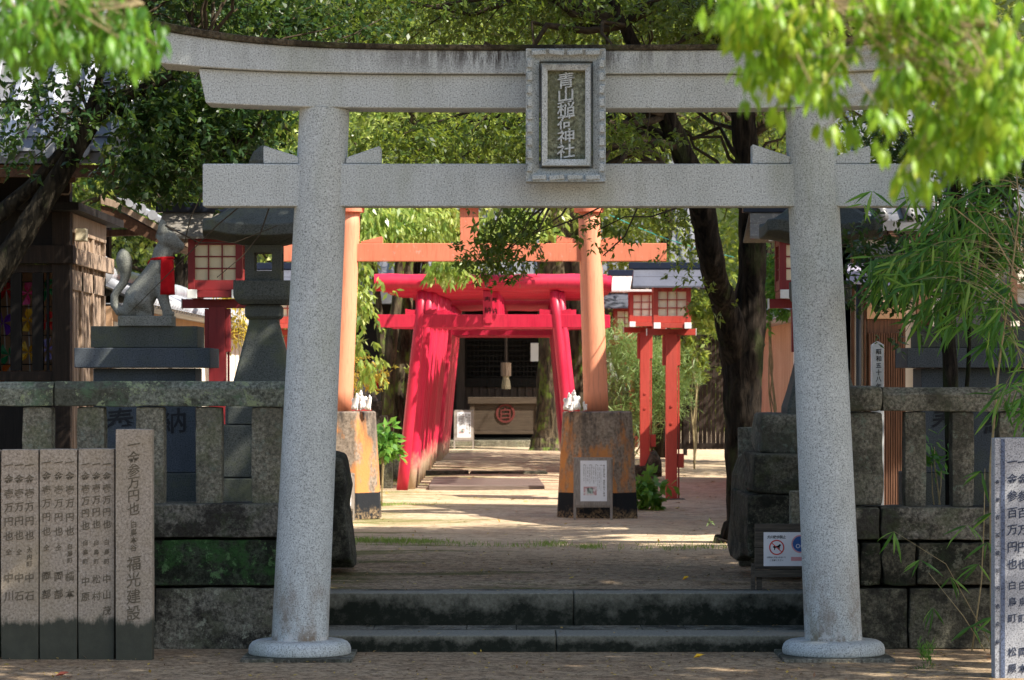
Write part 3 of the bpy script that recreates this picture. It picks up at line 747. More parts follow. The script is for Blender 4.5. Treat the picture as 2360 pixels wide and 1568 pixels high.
donation(1, 89.5, 1036, [(20, [('一金壱万円也', 1056, 1252, 23), ('仝', 1262, 1282, 15), ('中川', 1310, 1396, 24)]), (44, [('一金壱万円也', 1056, 1250, 23), ('仝', 1262, 1282, 15), ('中石', 1310, 1396, 24)]), (68, [('一金壱万円也', 1056, 1250, 23), ('大内町', 1260, 1308, 14), ('中石', 1310, 1396, 24)])], 'leftmost whole low tan donation stone, three carved columns, near the picture edge', G_)
donation(-90, .2, 1037, [(-20, [('一金壱万円也', 1056, 1250, 23)])], 'tan donation stone cut off by the left picture edge', G_)
D = 18.6
t = donation(2291, 2420, 1009, [(2304, []), (2333, [('一金参百万円也', 1045, 1320, 26), ('白鳥町 松原', 1330, 1560, 22)]), (2357, [('一金参百万円也', 1045, 1320, 26), ('白鳥町 岡本', 1330, 1560, 22)]), (2385, [('一金弐百万円也', 1045, 1320, 26)]), (2299, [('一金参百五拾万円也白鳥', 1050, 1500, 11)])],
             'grey-blue donation stone with a blue stripe, cut off by the right picture edge', None, D=D, m='donation_grey', ink='carve_blue', dep=.14)
q = MB(); q.box(X(2307, D - .003), X(2316, D - .003), D - .004, D, 0, Z(1012, D)); q.build('blue_stripe', M['stripe_blue'], t)

# dog notice on a weathered board, leaning at the wall end
D = 21.62
t = thing('notice_board', (X(1800, D), D, .338), 'weathered wooden board with a white no-dogs notice, beside the right pillar', 'notice board')
q = MB()
for y0, y1 in ((1208, 1262), (1263.5, 1312), (1313.5, 1331)): q.pbox(1740, 1905, y0, y1, D, .03)
q.build('board', M['wood_old'], t, bevel=.003)
for lg in ((1732, 1741, .02, .06, 1300), (1745, 1757, .032, .06, 1331), (1880, 1892, .032, .06, 1331)):
    q = MB(); q.box(X(lg[0], D), X(lg[1], D), D + lg[2], D + lg[3], .338, Z(lg[4], D)); q.build('leg', M['wood_old'], t)
q = MB(); q.pbox(1760, 1884, 1227, 1305, D - .006, .004); nb = q.build('notice', M['paper'], t)
Dn = D - .008
q = MB(); column(q, '犬の散歩禁止', 1768, 1238, 0, Dn, 8.2, 0, 0, hor=True, x1=1811)
column(q, '公園内に犬を入れないで', 1767, 1285, 0, Dn, 4.4, 0, 0, hor=True, x1=1811); column(q, 'ご遠慮ください', 1774, 1291.5, 0, Dn, 4.4, 0, 0, hor=True, x1=1806)
# dog silhouette
def poly2(q, pts, D): q.add([P(a, b, D) for a, b in pts], [tuple(range(len(pts)))[::-1]])
poly2(q, [(1781, 1262), (1783, 1258), (1786, 1259), (1793, 1258), (1796, 1254.5), (1800, 1255.5), (1799.5, 1258), (1797.5, 1260), (1796.5, 1267), (1794.8, 1267), (1794, 1262.5), (1787, 1263), (1786, 1268), (1784, 1268), (1784, 1263)], Dn)
q.build('lettering', M['ink'], nb)
def annulus(q, cx, cy, r0, r1, D, n=36):
    for i in range(n):
        a, b = 2 * math.pi * i / n, 2 * math.pi * (i + 1) / n
        q.add([P(cx + r * math.cos(w_), cy + r * math.sin(w_), D) for r, w_ in ((r0, a), (r1, a), (r1, b), (r0, b))], [(0, 1, 2, 3)])
q = MB(); annulus(q, 1790, 1262, 14.8, 17.6, Dn - .001); a = math.radians(42); dx, dy = math.cos(a), math.sin(a)
poly2(q, [(1790 - dx * 16 - dy, 1262 - dy * 16 + dx), (1790 - dx * 16 + dy, 1262 - dy * 16 - dx), (1790 + dx * 16 + dy, 1262 + dy * 16 - dx), (1790 + dx * 16 - dy, 1262 + dy * 16 + dx)], Dn - .0015)
q.build('ban_ring', M['sign_red'], nb)
q = MB(); annulus(q, 1845, 1254, .2, 18, Dn); q.build('blue_disc', M['sign_blue'], nb)
q = MB(); annulus(q, 1845, 1254, 18.2, 21, Dn); q.pbox(1823, 1868, 1284, 1293, Dn, .0005); q.build('pink_mark', M['sign_pink'], nb)
q = MB(); annulus(q, 1839, 1259, 3.4, 4.8, Dn - .002, 20); annulus(q, 1850, 1259, 3.4, 4.8, Dn - .002, 20)
q.build('bicycle_sign', M['paper'], nb)

# ---------------------------------------------------------------- fox statues on plinths
def fox_chain(f, s):
    """seated fox facing +x; f maps (u,v,w) -> world, u right, v up (units of the photo zoom, feet at v=0)"""
    q = MB()
    def tb(pts, flat=1): q.tube([f(*p[:3]) for p in pts], [p[3] * s for p in pts], 14, flat=flat)
    tb([(840, 20, 0, 40), (900, 60, 0, 92), (935, 110, 0, 108), (985, 190, 0, 98), (1035, 270, 0, 84), (1080, 340, 0, 78), (1098, 400, 0, 72), (1108, 450, 0, 70), (1120, 500, 0, 52)])
    for w_ in (-46, 46):
        tb([(880, 100, w_, 50), (930, 115, w_ * 1.25, 78), (985, 90, w_ * 1.3, 58), (1005, 40, w_ * 1.2, 34), (985, 14, w_ * 1.1, 22)])
        tb([(930, 14, w_ * 1.2, 18), (990, 15, w_ * 1.2, 22), (1035, 12, w_ * 1.2, 18)])
        tb([(1075, 280, w_ * .8, 50), (1095, 170, w_ * .9, 42), (1115, 90, w_ * .95, 32), (1135, 30, w_, 28)])
        tb([(1105, 16, w_, 20), (1150, 18, w_, 25), (1178, 14, w_, 16)])
        tb([(1108, 575, w_ * .8, 38), (1102, 620, w_ * .9, 30), (1098, 672, w_ * .95, 7)])
    tb([(1080, 510, 0, 52), (1115, 530, 0, 82), (1158, 516, 0, 68), (1195, 494, 0, 48), (1228, 482, 0, 34), (1248, 476, 0, 22)])
    tb([(1165, 462, 0, 30), (1200, 452, 0, 24), (1222, 450, 0, 14)])
    tb([(850, 40, 0, 42), (800, 40, 0, 36), (770, 80, 0, 30), (768, 140, 0, 28), (795, 185, 0, 28), (830, 230, 0, 30), (848, 290, 0, 38), (840, 350, 0, 54), (832, 400, 0, 56), (828, 440, 0, 40), (824, 468, 0, 10)])
    return q
def fox_statue(cx0, D, mirror, zb, label):
    s = .336 * D / FP
    t = thing('fox_statue', (X(cx0, D), D + .1, zb), label, 'fox statue')
    def f(u, v, w_):
        du = (u - 993) * s * (-1 if mirror else 1)
        return (X(cx0, D) + du, D + .1 + w_ * s, zb + .078 + v * s)
    q = fox_chain(f, s); o = q.build('body', M['fox'], t, smooth=True)
    r = o.modifiers.new('join', 'REMESH'); r.mode = 'VOXEL'; r.voxel_size = .008; r.use_smooth_shade = True
    sm = o.modifiers.new('soft', 'SMOOTH'); sm.iterations = 4
    # carved eyes and mouth
    q = MB()
    for w_ in (-52, 52):
        q.tube([f(1128, 532, w_), f(1150, 524, w_ * 1.06), f(1168, 522, w_ * .95)], [.003, .006, .003], 6)
        q.tube([f(1178, 474, w_ * .62), f(1205, 470, w_ * .55), f(1232, 468, w_ * .4)], .003, 6)
    q.build('eyes', M['granite_dark'], t)
    # bib: cloth wrapped round the chest
    rings = []
    for i in range(9):
        v = 405 - i * 32; ring = []
        for j in range(13):
            th = -math.pi * .5 + math.pi * j / 12; rr = 78 + i * 1.6 + (2 + i * .8) * math.sin(j * 1.9 + i * .25)
            ring.append(f(1098 + rr * math.cos(th) * .92 - i * .5, v, 78 * math.sin(th)))
        rings.append(ring)
    q = MB(); q.loft(rings, cap=False, close=False); o = q.build('bib', M['bib'], t, smooth=True)
    o.modifiers.new('thick', 'SOLIDIFY').thickness = .006
    q = MB(); ring = []
    pts = [f(1100 + 74 * math.cos(a), 398 + 6 * math.cos(a), 72 * math.sin(a)) for a in [2 * math.pi * i / 20 for i in range(21)]]
    q.tube(pts, .012, 8); q.tube([f(1030, 395, 10), f(1010, 370, 30), f(995, 340, 38)], [.014, .02, .006], 7); q.build('neck_tie', M['bib'], t, smooth=True)
    x = X(cx0, D); q = MB(); q.box(x - 186 * s, x + 186 * s, D - .03, D + .24, zb, zb + .082); q.build('base', M['fox'], t, bevel=.006)
    return t
def plinth(cx, D, label, text=None):
    k = D / FP; x = X(cx, D)
    t = thing('statue_plinth', (x, D + .1, .35), label, 'stone plinth')
    for hw, y0, y1, dd, mm, nm in ((123, 752, 801.5, .0, 'granite_dark', 'upper_block'), (156, 802.5, 848, -.12, 'granite_blue', 'cap_slab'), (118, 849, 1090, .02, 'granite_blue', 'body'), (150, 1091, 1180, -.08, 'granite_dark', 'foot_block'), (190, 1181, 1330, -.2, 'granite_dark', 'foot_block')):
        q = MB(); dep = .42 - dd; q.box(x - hw * k, x + hw * k, D + dd, D + .1 + .42 - dd * .6, Z(y1, D), Z(y0, D)); q.build(nm, M[mm], t, bevel=.006)
    q = MB(); column(q, '奉納', cx, 0, 0, D, 1) if False else None
    if text:
        for ch, a in text:
            column(q, ch, a, 935, 1005, D + .018, 62, .004, .1, 1.1)
        q.build('inscription', M['black'], t)
    return t
plinth(332, 23.4, 'stone plinth of the left fox, standing behind the fence', [('奉', 277), ('納', 397)])
fox_statue(335, 23.4, False, Z(752, 23.4), 'grey stone fox facing right with a red bib, on the plinth behind the left fence')
plinth(2242, 23.4, 'stone plinth behind the right fence, partly hidden by bamboo', [('奉', 2180), ('納', 2300)])
fox_statue(2240, 23.4, True, Z(755, 23.4), 'stone fox with a red bib mostly hidden behind bamboo leaves at the right')

# ---------------------------------------------------------------- stone lanterns
def stone_lantern(cx, D, label):
    k = D / FP; x = X(cx, D); c = D + .25
    t = thing('stone_lantern', (x, c, .35), label, 'stone lantern')
    def sq(prof, nm, m='granite_dark', bev=.008, n=4):
        q = MB(); rings = []
        for hw, y in prof:
            h = hw * k; z = CZ - (y - HY) * k
            if n == 4:
                e = h * .08
                rings.append([(x - h, c - h + e, z), (x - h + e, c - h, z), (x + h - e, c - h, z), (x + h, c - h + e, z), (x + h, c + h - e, z), (x + h - e, c + h, z), (x - h + e, c + h, z), (x - h, c + h - e, z)])
            else:
                rings.append([(x + h * math.cos(a), c + h * math.sin(a), z) for a in [2 * math.pi * i / n for i in range(n)]])
        q.loft(rings); return q.build(nm, M[m], t, bevel=bev)
    sq([(8, 330), (26, 345), (36, 366), (34, 392), (20, 410), (24, 416), (24, 424)][::-1], 'finial', n=24, bev=0)
    # roof with upturned corners
    q = MB(); rings = []; n = 32
    for r, y, up in ((20, 424, 0), (48, 452, 0), (88, 486, 2), (120, 508, 8), (140, 520, 22), (140, 546, 22), (118, 548, 14), (50, 562, 0)):
        ring = []
        for i in range(n):
            a = 2 * math.pi * (i + .5) / n; sx, sy = math.cos(a), math.sin(a); m_ = max(abs(sx), abs(sy)); cn = min(abs(sx), abs(sy)) / m_
            rr = r / (m_ ** .8)
            ring.append((x + sx * rr * k, c + sy * rr * k, CZ - (y - up * cn ** 3 - HY) * k))
        rings.append(ring[::1])
    q.loft(rings[::-1]); q.build('roof', M['granite_dark'], t, smooth=False, bevel=.01)
    # fire box with through windows: four corner posts and plates
    q = MB(); h = 42 * k; wv = 21 * k; zt, zb = Z(563, D), Z(645, D); wt, wb = Z(581, D), Z(623, D)
    for sx in (-1, 1):
        for sy in (-1, 1): q.box(min(x + sx * wv, x + sx * h), max(x + sx * wv, x + sx * h), min(c + sy * wv, c + sy * h), max(c + sy * wv, c + sy * h), zb, zt)
    q.box(x - h + .002, x + h - .002, c - h + .002, c + h - .002, zb, wb); q.box(x - h + .002, x + h - .002, c - h + .002, c + h - .002, wt, zt)
    q.build('fire_box', M['granite_dark'], t)
    sq([(54, 701), (64, 690), (67, 681), (67, 646)], 'platform', bev=.006)
    sq([(36, 735), (42, 728), (42, 708), (38, 702)], 'neck_ring', bev=.004)
    sq([(84, 978), (84, 940), (72, 900), (62, 860), (50, 810), (40, 770), (34, 745), (34, 735)], 'shaft')
    sq([(100, 1100), (100, 980)], 'foot_block'); sq([(128, 1310), (128, 1102)], 'foot_block')
    return t
stone_lantern(603, 22.7, 'dark old stone lantern with a fire box, left of and behind the left gate pillar')
stone_lantern(1898, 22.7, 'dark stone lantern mostly hidden behind the right gate pillar')

# ---------------------------------------------------------------- white dated post, A-boards
D = 24.6
t = thing('date_post', (X(2023, D), D, .35), 'white wooden post with a pointed top and a date in black characters', 'marker post')
q = MB(); q.prism([(X(2010, D), .35), (X(2037.5, D), .35), (X(2037.5, D), Z(795, D)), (X(2023.5, D), Z(787, D)), (X(2010, D), Z(795, D))], D, D + .1); q.build('post', M['white'], t, bevel=.002)
q = MB(); column(q, '昭和五十八年十月', 2025, 803, 930, D - .001, 13.5, .001, .04, 1.0); q.build('lettering', M['ink'], t)
def a_board(cx, D, w, h, label, zg, rich=True):
    """px sizes: overall width w at the foot and height h"""
    k = D / FP; x = X(cx, D); H = h * k; W = w * k * .94
    t = thing('a_board', (x, D, zg), label, 'A-board sign'); R = Matrix.Rotation(math.radians(-10), 3, 'X')
    def fr(u, v, d): p = R @ Vector((u * W, d, v * H)); return Vector((x + p.x, D + p.y, zg + p.z))
    def bx(q, u0, u1, v0, v1, d0, d1, back=False):
        vs = [fr(a, b, c_) for a, b, c_ in ((u0, v0, d0), (u1, v0, d0), (u1, v0, d1), (u0, v0, d1), (u0, v1, d0), (u1, v1, d0), (u1, v1, d1), (u0, v1, d1))]
        if back: vs = [Vector((p.x, 2 * (D + math.sin(math.radians(10)) * H) - p.y, p.z)) for p in vs]
        q.add(vs, [(0, 3, 2, 1), (4, 5, 6, 7), (0, 1, 5, 4), (1, 2, 6, 5), (2, 3, 7, 6), (3, 0, 4, 7)] if not back else [(0, 1, 2, 3), (7, 6, 5, 4), (4, 5, 1, 0), (5, 6, 2, 1), (6, 7, 3, 2), (7, 4, 0, 3)])
    q = MB(); bx(q, -.5, -.44, 0, 1, 0, .025); bx(q, .42, .48, 0, 1, 0, .025); bx(q, -.44, .42, .94, 1, 0, .025); bx(q, -.44, .42, .205, .235, 0, .02); q.build('frame', M['wood_grey'], t, bevel=.002)
    q = MB(); bx(q, -.48, .46, .235, .985, -.008, -.001); q.build('panel', M['wood_grey'], t)
    q = MB()
    for a, b in ((-.5, -.45), (.45, .5)): bx(q, a, b, 0, .98, 0, .02, True)
    q.build('rear_leg', M['wood_grey'], t)
    q = MB(); bx(q, -.33, .34, .30, .945, -.0095, -.0085); pn = q.build('poster', M['paper'], t)
    def txt(q, s, u, v0, v1, size, dd=-.0105):
        for i, ch in enumerate(s):
            if ch == ' ': continue
            vv = v0 + (v1 - v0) * (i + .5) / len(s); vs, fs = glyph(ch)
            q.add([fr(u + a * size * k / W, vv + b * size * k / H, dd) for a, b in vs], fs)
    q = MB(); txt(q, '青山稲荷神社 鳥居奉納のご案内', .27, .88, .37, 4.6)
    for j, u in enumerate((.19, .15, .11, .06, .01, -.04, -.09, -.14, -.19, -.24)):
        txt(q, ('◆御奉納の鳥居は随時受付しております', '一 大鳥居 金参拾万円 小鳥居 金拾万円', '◆ご希望の方は社務所までお申込下さい')[j % 3], u, .88, .88 - (.30 if j > 2 else .42) + .03 * (j % 2), 2.2)
    q.build('lettering', M['carve_dark'], pn)
    q = MB(); bx(q, -.25, .08, .395, .53, -.0108, -.0100); pic = q.build('picture', M['pic'], pn)
    q = MB(); bx(q, -.16, -.01, .42, .51, -.0118, -.0110); q.build('picture_gate', M['pic2'], pn)
    return t
M['pic'] = mat_paint('printed_picture', (.55, .30, .30), (.75, .7, .68), .5, .6, amount=.9)
M['pic2'] = mat_paint('printed_gate', (.12, .14, .12), (.5, .6, .5), .52, .6, amount=.9)
a_board(1368, 32.12, 97, 147, 'wooden A-board with a white poster in front of the right orange block', .355)
a_board(1069, 57.2, 50, 92, 'small wooden A-board left of the offering box by the hall', gz(57.2))
a_board(793, 32.12, 50, 110, 'edge of a pale A-board beside the left orange block', .355)
# ---------------------------------------------------------------- orange torii on concrete blocks
D = 33.0
T = thing('orange_torii', (X(1079, D), D, .36), 'faded orange torii gate on painted concrete blocks, behind the grey gate', 'torii gate')
for xb, xt in ((784, 806), (1374, 1357)):
    q = MB(); p0 = P(xb, 948, D); p1 = P(xt, 476, D); pts = [p0.lerp(p1, i / 10.) for i in range(11)]
    q.tube(pts, [(28.5 - 3.5 * i / 10.) * D / FP for i in range(11)], 32); q.build('pillar', M['verm_post'], T, smooth=True)
    q = MB(); q.cyl(P(xt, 490, D), P(xt, 478, D), 34 * D / FP, 34 * D / FP, 32); q.build('pillar_cap', M['verm'], T, bevel=.004)
    q = MB(); c = P(xb + 2, 948, D); hw0, hw1 = 79 * D / FP, 92 * D / FP; rings = []
    for hw, z in ((hw1, .34), (hw0, Z(952, D)), (hw0 - .012, Z(948, D))):
        f_ = .46; ring = []
        for a, b in ((-1, -f_), (-f_, -1), (f_, -1), (1, -f_), (1, f_), (f_, 1), (-f_, 1), (-1, f_)): ring.append((c.x + a * hw, D + b * hw, z))
        rings.append(ring)
    q.loft(rings); q.build('base_block', M['block'], T, bevel=.012)
q = MB(); q.pbox(644, 1536, 561, 602.5, D - .06, .12); q.build('tie_beam', M['verm'], T, bevel=.006)
q = MB(); q.pbox(1060, 1103, 440, 561, D - .05, .1); q.build('centre_strut', M['verm'], T, bevel=.005)
q = MB(); q.pbox(560, 1600, 440, 477, D - .1, .2); q.build('lower_lintel', M['verm'], T, bevel=.005)
q = MB(); q.pbox(520, 1640, 405, 440, D - .14, .28); q.build('top_lintel', M['verm'], T, bevel=.005)
for pts in ([(832, 560.5), (832, 557), (880, 545), (882, 548), (882, 560.5)], [(730, 560.5), (730, 548), (780, 557), (780, 560.5)], [(1282, 560.5), (1283, 543), (1334, 552), (1334, 560.5)], [(1384, 560.5), (1384, 553), (1430, 541), (1433, 554), (1433, 560.5)]):
    q = MB(); q.pprism(pts, D - .04, .08); q.build('wedge', M['verm'], T, bevel=.003)

# ---------------------------------------------------------------- row of red torii
def red_gate(front):
    m = M['red_front'] if front else M['red']
    t = thing('red_torii', (0, 40.4, gz(40.4)), 'front red torii gate of the row, with black letters on its strut' if front else 'x', 'torii gate')
    y = 40.4; z0 = gz(40.4)
    for s in (-1, 1):
        q = MB(); pts = [Vector((s * (1.177 - .277 * i / 8.), y, z0 - .03 + 2.75 * i / 8.)) for i in range(9)]
        q.tube(pts, [.078 - .010 * i / 8. + random.uniform(-.002, .002) for i in range(9)], 18); q.build('pillar', m, t, smooth=True)
    q = MB(); pts = [Vector((-1.55 + 3.17 * i / 14., y, z0 + 2.835 + .004 * math.sin(i * 1.3))) for i in range(15)]
    q.tube(pts, [.118 + .006 * math.sin(i * 2.2) for i in range(15)], 20, flat=1.25); q.build('top_log', m, t, smooth=True).modifiers.new('e', 'EDGE_SPLIT')
    q = MB(); q.box(-1.51, 1.6, y - .045, y + .045, z0 + 2.225, z0 + 2.40); q.build('tie_beam', m, t, bevel=.004)
    for x0, x1, h0, h1 in ((-1.13, -.97, .075, .05), (-.86, -.70, .05, .075), (.70, .86, .075, .05), (.97, 1.13, .05, .075)):
        q = MB(); q.prism([(x0, z0 + 2.402), (x1, z0 + 2.402), (x1, z0 + 2.402 + h1), (x0, z0 + 2.402 + h0)], y - .035, y + .035); q.build('wedge', m, t)
    q = MB(); q.box(-.07, .055, y - .06, y - .012, z0 + 2.28, z0 + 2.72); st_ = q.build('strut', m, t, bevel=.003)
    q = MB()
    for ch, zz in (('奉', 2.60), ('納', 2.46)):
        vs, fs = glyph(ch); q.add([(-.008 + a * .095, y - .0615, z0 + zz + b * .095) for a, b in vs], fs)
    q.build('lettering', M['ink'], st_); return t
g0 = red_gate(True); g0.location.x = -.325
g1 = red_gate(False); n_g = 21; rr = random.Random(4)
for i in range(n_g):
    d = 41.05 + i * .68 + (.5 if i > 12 else 0) + rr.uniform(-.05, .05)
    cx = -.235 + .10 * i / 20 + rr.uniform(-.008, .008)
    o = g1 if i == 0 else dup(g1, (0, 0, 0))
    o.location = (cx, d, gz(d) - (.10 if i > 12 else 0) + rr.uniform(-.012, .012)); o.rotation_euler.z = rr.uniform(-.012, .012)
    if i > 12: o.scale.x = .95
    o['group'] = 'red torii gates in the row'
    if i == n_g - 1: o['label'] = 'rearmost red torii gate, nearest the shrine hall'
    elif i == 0: o['label'] = 'second red torii gate, directly behind the front one'
    else: o['label'] = 'red torii gate packed inside the row, pillars faded at the foot'

# ---------------------------------------------------------------- lattice lanterns on posts
def post_lantern(x, D, zg, red, roof, label, slope='y', base=True, hidden=False):
    t = thing('post_lantern', (x, D, zg), label, 'lantern', 'lattice lanterns on posts along the court')
    def bx(nm, m, boxes, par=t, bev=.003):
        q = MB()
        for a in boxes: q.box(x + a[0], x + a[1], D + a[2], D + a[3], zg + a[4], zg + a[5])
        return q.build(nm, m, par, bevel=bev)
    if base: bx('footing', M['post_r'], [(-.18, .18, -.18, .18, -.12, .012)], bev=.02)
    bx('post', red, [(-.072, .072, -.072, .072, .012, 2.10)])
    bx('bracket', red, [(-.112, -.072, -.05, .05, 1.70, 2.08), (.072, .112, -.05, .05, 1.70, 2.08)])
    bx('cross_beam', red, [(-.307, .307, -.05, .05, 2.085, 2.165)]); bx('beam_cap', M['white'], [(-.3165, -.3075, -.052, .052, 2.08, 2.17), (.3075, .3165, -.052, .052, 2.08, 2.17)])
    bx('cross_beam', red, [(-.225, -.155, -.30, .30, 2.168, 2.235), (.155, .225, -.30, .30, 2.168, 2.235)])
    bx('beam_cap', M['white'], [(-.237, -.15, -.309, -.301, 2.163, 2.24), (.15, .237, -.309, -.301, 2.163, 2.24)])
    bx('cross_beam', red, [(-.15, .15, -.295, -.17, 2.172, 2.232)])
    # box
    b = .237
    fr_ = [(sx - .03, sx + .03, sy - .03, sy + .03, 2.2355, 2.71) for sx in (-.207, .207) for sy in (-.207, .207)]
    fr_ += [(-.177, .177, sy - .025, sy + .025, z0, z1) for sy in (-.207, .207) for z0, z1 in ((2.2355, 2.325), (2.632, 2.71))]
    fr_ += [(sx - .025, sx + .025, -.177, .177, z0, z1) for sx in (-.207, .207) for z0, z1 in ((2.2355, 2.325), (2.632, 2.71))]
    bx('box_frame', red, fr_)
    bx('paper_pane', M['washi'], [(-.178, .178, -.203, -.198, 2.325, 2.632), (-.178, .178, .198, .203, 2.325, 2.632), (-.203, -.198, -.178, .178, 2.325, 2.632), (.198, .203, -.178, .178, 2.325, 2.632)], bev=0)
    lat = []
    for u in (-.059, .059):
        for sy in (-.215, .215): lat.append((u - .006, u + .006, sy - .006, sy + .006, 2.326, 2.631))
        for sx in (-.215, .215): lat.append((sx - .006, sx + .006, u - .006, u + .006, 2.326, 2.631))
    for z in (2.427, 2.530):
        for sy in (-.212, .212): lat.append((-.177, .177, sy - .006, sy + .006, z - .006, z + .006))
        for sx in (-.212, .212): lat.append((sx - .006, sx + .006, -.177, .177, z - .006, z + .006))
    bx('lattice', red, lat, bev=0)
    # roof: two slopes and gable ends
    q = MB(); zz = zg
    for s in (-1, 1):
        for a, b_, w1, w2 in ((0, .5, .505, .49), (.5, 1, .49, .475)):
            ya, yb = s * (.38 * (1 - a)), s * (.38 * (1 - b_)); za, zb = zz + 2.70 + .24 * a, zz + 2.70 + .24 * b_
            o_ = .006 if a else 0
            vs = [(x - w1, D + ya, za + o_), (x + w1, D + ya, za + o_), (x + w2, D + yb, zb + o_), (x - w2, D + yb, zb + o_)]
            vs += [(p[0], p[1], p[2] - .022) for p in vs]
            q.add(vs, [(0, 1, 2, 3) if s < 0 else (3, 2, 1, 0), (7, 6, 5, 4) if s < 0 else (4, 5, 6, 7), (0, 4, 5, 1), (1, 5, 6, 2), (2, 6, 7, 3), (3, 7, 4, 0)])
    q.build('roof', roof, t)
    q = MB()
    for sx in (-1, 1):
        xx = x + sx * .43; q.add([(xx - .012, D - .30, zz + 2.705), (xx - .012, D + .30, zz + 2.705), (xx - .012, D, zz + 2.90), (xx + .012, D - .30, zz + 2.705), (xx + .012, D + .30, zz + 2.705), (xx + .012, D, zz + 2.90)],
                                 [(0, 2, 1), (3, 4, 5), (0, 1, 4, 3), (1, 2, 5, 4), (2, 0, 3, 5)])
    q.build('gable', red, t)
    bx('ridge_cap', M['ridge'], [(-.54, .54, -.06, .06, 2.925, 3.01)], bev=.006)
    bx('rafter_end', M['white'], [(-.34, -.30, -.345, -.335, 2.66, 2.70), (.30, .34, -.345, -.335, 2.66, 2.70)], bev=0)
    bx('switch_box', red, [(.078, .16, -.05, .05, .40, .58)]); 
    bx('conduit', red, [(.084, .104, -.01, .01, .58, 1.70), (.084, .104, -.01, .01, 0, .40)], bev=0)
    bx('bolt', red, [(-.014, .014, -.082, -.0725, z, z + .028) for z in (.95, 1.17)], bev=.002)
    return t
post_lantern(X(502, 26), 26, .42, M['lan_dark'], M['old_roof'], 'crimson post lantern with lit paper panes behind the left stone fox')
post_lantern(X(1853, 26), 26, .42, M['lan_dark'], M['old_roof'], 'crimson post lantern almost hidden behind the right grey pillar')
post_lantern(X(676, 37.6), 37.6, .36, M['lan_red'], M['copper'], 'red post lantern showing beside the left edge of the left grey pillar')
post_lantern(X(1547, 37.6), 37.6, .365, M['lan_red'], M['copper'], 'nearest whole red post lantern with a dark metal roof, right of the orange gate')
post_lantern(X(1486, 43.7), 43.7, .50, M['lan_red'], M['pale_roof'], 'red post lantern with a flaking pale roof, just behind the nearest whole one')
post_lantern(X(1447, 48.7), 48.7, .38, M['lan_red'], M['copper'], 'farthest red post lantern, dim, between the orange pillar and the other lanterns')
q = rock('r', [(1460, 1098), (1530, 1098), (1528, 1060), (1512, 1040), (1498, 1045), (1490, 1072), (1462, 1078)], 43.5, 44.2, None, seed=12)
o = q.build('boulder', M['rough'], None, bevel=.02); tag(o, 'low brownish boulder at the foot of the second red post lantern', 'boulder')

# ---------------------------------------------------------------- paving board and kerb in the court
q = MB(); D0 = 41.2
def gquad(pts): return [(X(a, 1.5 * FP / (b - HY)), 1.5 * FP / (b - HY)) for a, b in pts]
zt = gz(41)
pp = [(X(988, 40.6), 40.6), (X(1255, 40.6), 40.6), (X(1240, 44.5), 44.5), (X(1000, 44.5), 44.5)]
q.add([(a, b, zt + .05) for a, b in pp] + [(a, b, zt - .03) for a, b in pp], [(0, 1, 2, 3), (7, 6, 5, 4), (0, 4, 5, 1), (1, 5, 6, 2), (2, 6, 7, 3), (3, 7, 4, 0)])
o = q.build('stone_slab', M['wood_plank'], None, bevel=.008); tag(o, 'flat grey slab lying on the sand before the red gates', 'slab')
q = MB(); D0 = 45.0
q.box(X(600, D0), X(1080, D0), D0, D0 + .25, gz(D0) - .05, gz(D0) + .07); q.box(X(1083, D0), X(1262, D0), D0 + .02, D0 + .27, gz(D0) - .05, gz(D0) + .06)
o = q.build('kerb', M['rough'], None, bevel=.02); tag(o, 'low mossy stone kerb crossing under the red gates', 'kerb')

# ---------------------------------------------------------------- shrine hall
H = thing('shrine_hall', (X(1165, 62), 62, .6), 'dark wooden shrine hall with a lattice window at the end of the red gates', 'shrine hall')
D = 61.0
q = MB(); q.pbox(780, 1520, 1015, 1060, 59.2, 6); q.build('stone_step', M['post'], H, bevel=.02)
q = MB(); q.pbox(700, 1560, 640, 1015, 62.2, .2)
q.build('back_wall', M['wood_black'], H)
q = MB(); q.pbox(1072, 1300, 893, 1000, D, .06)
for i in range(13): q.box(X(1072 + i * 17.5, D), X(1077 + i * 17.5, D), D - .025, D - .002, Z(1000, D), Z(893, D))
q.build('board_wall', M['wood_hall'], H)
q = MB()
for x0, x1 in ((1052, 1071), (860, 880), (1300, 1322), (1480, 1500), (730, 750)): q.pbox(x0, x1, 690, 1012, D - .1, .2)
q.build('post', M['wood_hall'], H, bevel=.005)
q = MB(); q.pbox(720, 1510, 872, 892, D - .06, .14); q.pbox(720, 1510, 760, 776, D - .06, .14); q.build('beam', M['wood_black'], H)
q = MB()
for i in range(26): q.pbox(1074 + i * 8.8, 1076.6 + i * 8.8, 776, 872, D, .03)
for i in range(8): q.pbox(1071, 1300, 783 + i * 12, 786 + i * 12, D - .01, .03)
q.build('lattice_window', M['wood_black'], H)
q = MB(); q.pbox(880, 1052, 700, 1012, D + .2, .05); q.build('side_wall', M['wood_hall'], H); q = MB(); q.pbox(1322, 1480, 700, 1012, D + .2, .05); q.build('side_wall', M['wood_hall'], H)
q = MB(); z0 = Z(648, 59); rings = []
for i in range(7):
    s = i / 6.; y = 59 + 7 * s; z = z0 + 3.0 * s ** 1.15
    rings.append([(X(700, 61), y, z), (X(1640, 61), y, z), (X(1640, 61), y, z - .12), (X(700, 61), y, z - .12)])
q.loft(rings); q.build('roof', M['tile'], H)
q = MB(); n_t = 34
for i in range(n_t):
    xx = X(700, 61) + (X(1640, 61) - X(700, 61)) * (i + .5) / n_t
    q.tube([(xx, 59 + 7 * s / 6., z0 + .02 + 3.0 * (s / 6.) ** 1.15) for s in range(7)], .06, 6)
q.build('tile_ridges', M['tile'], H, smooth=True)
q = MB()
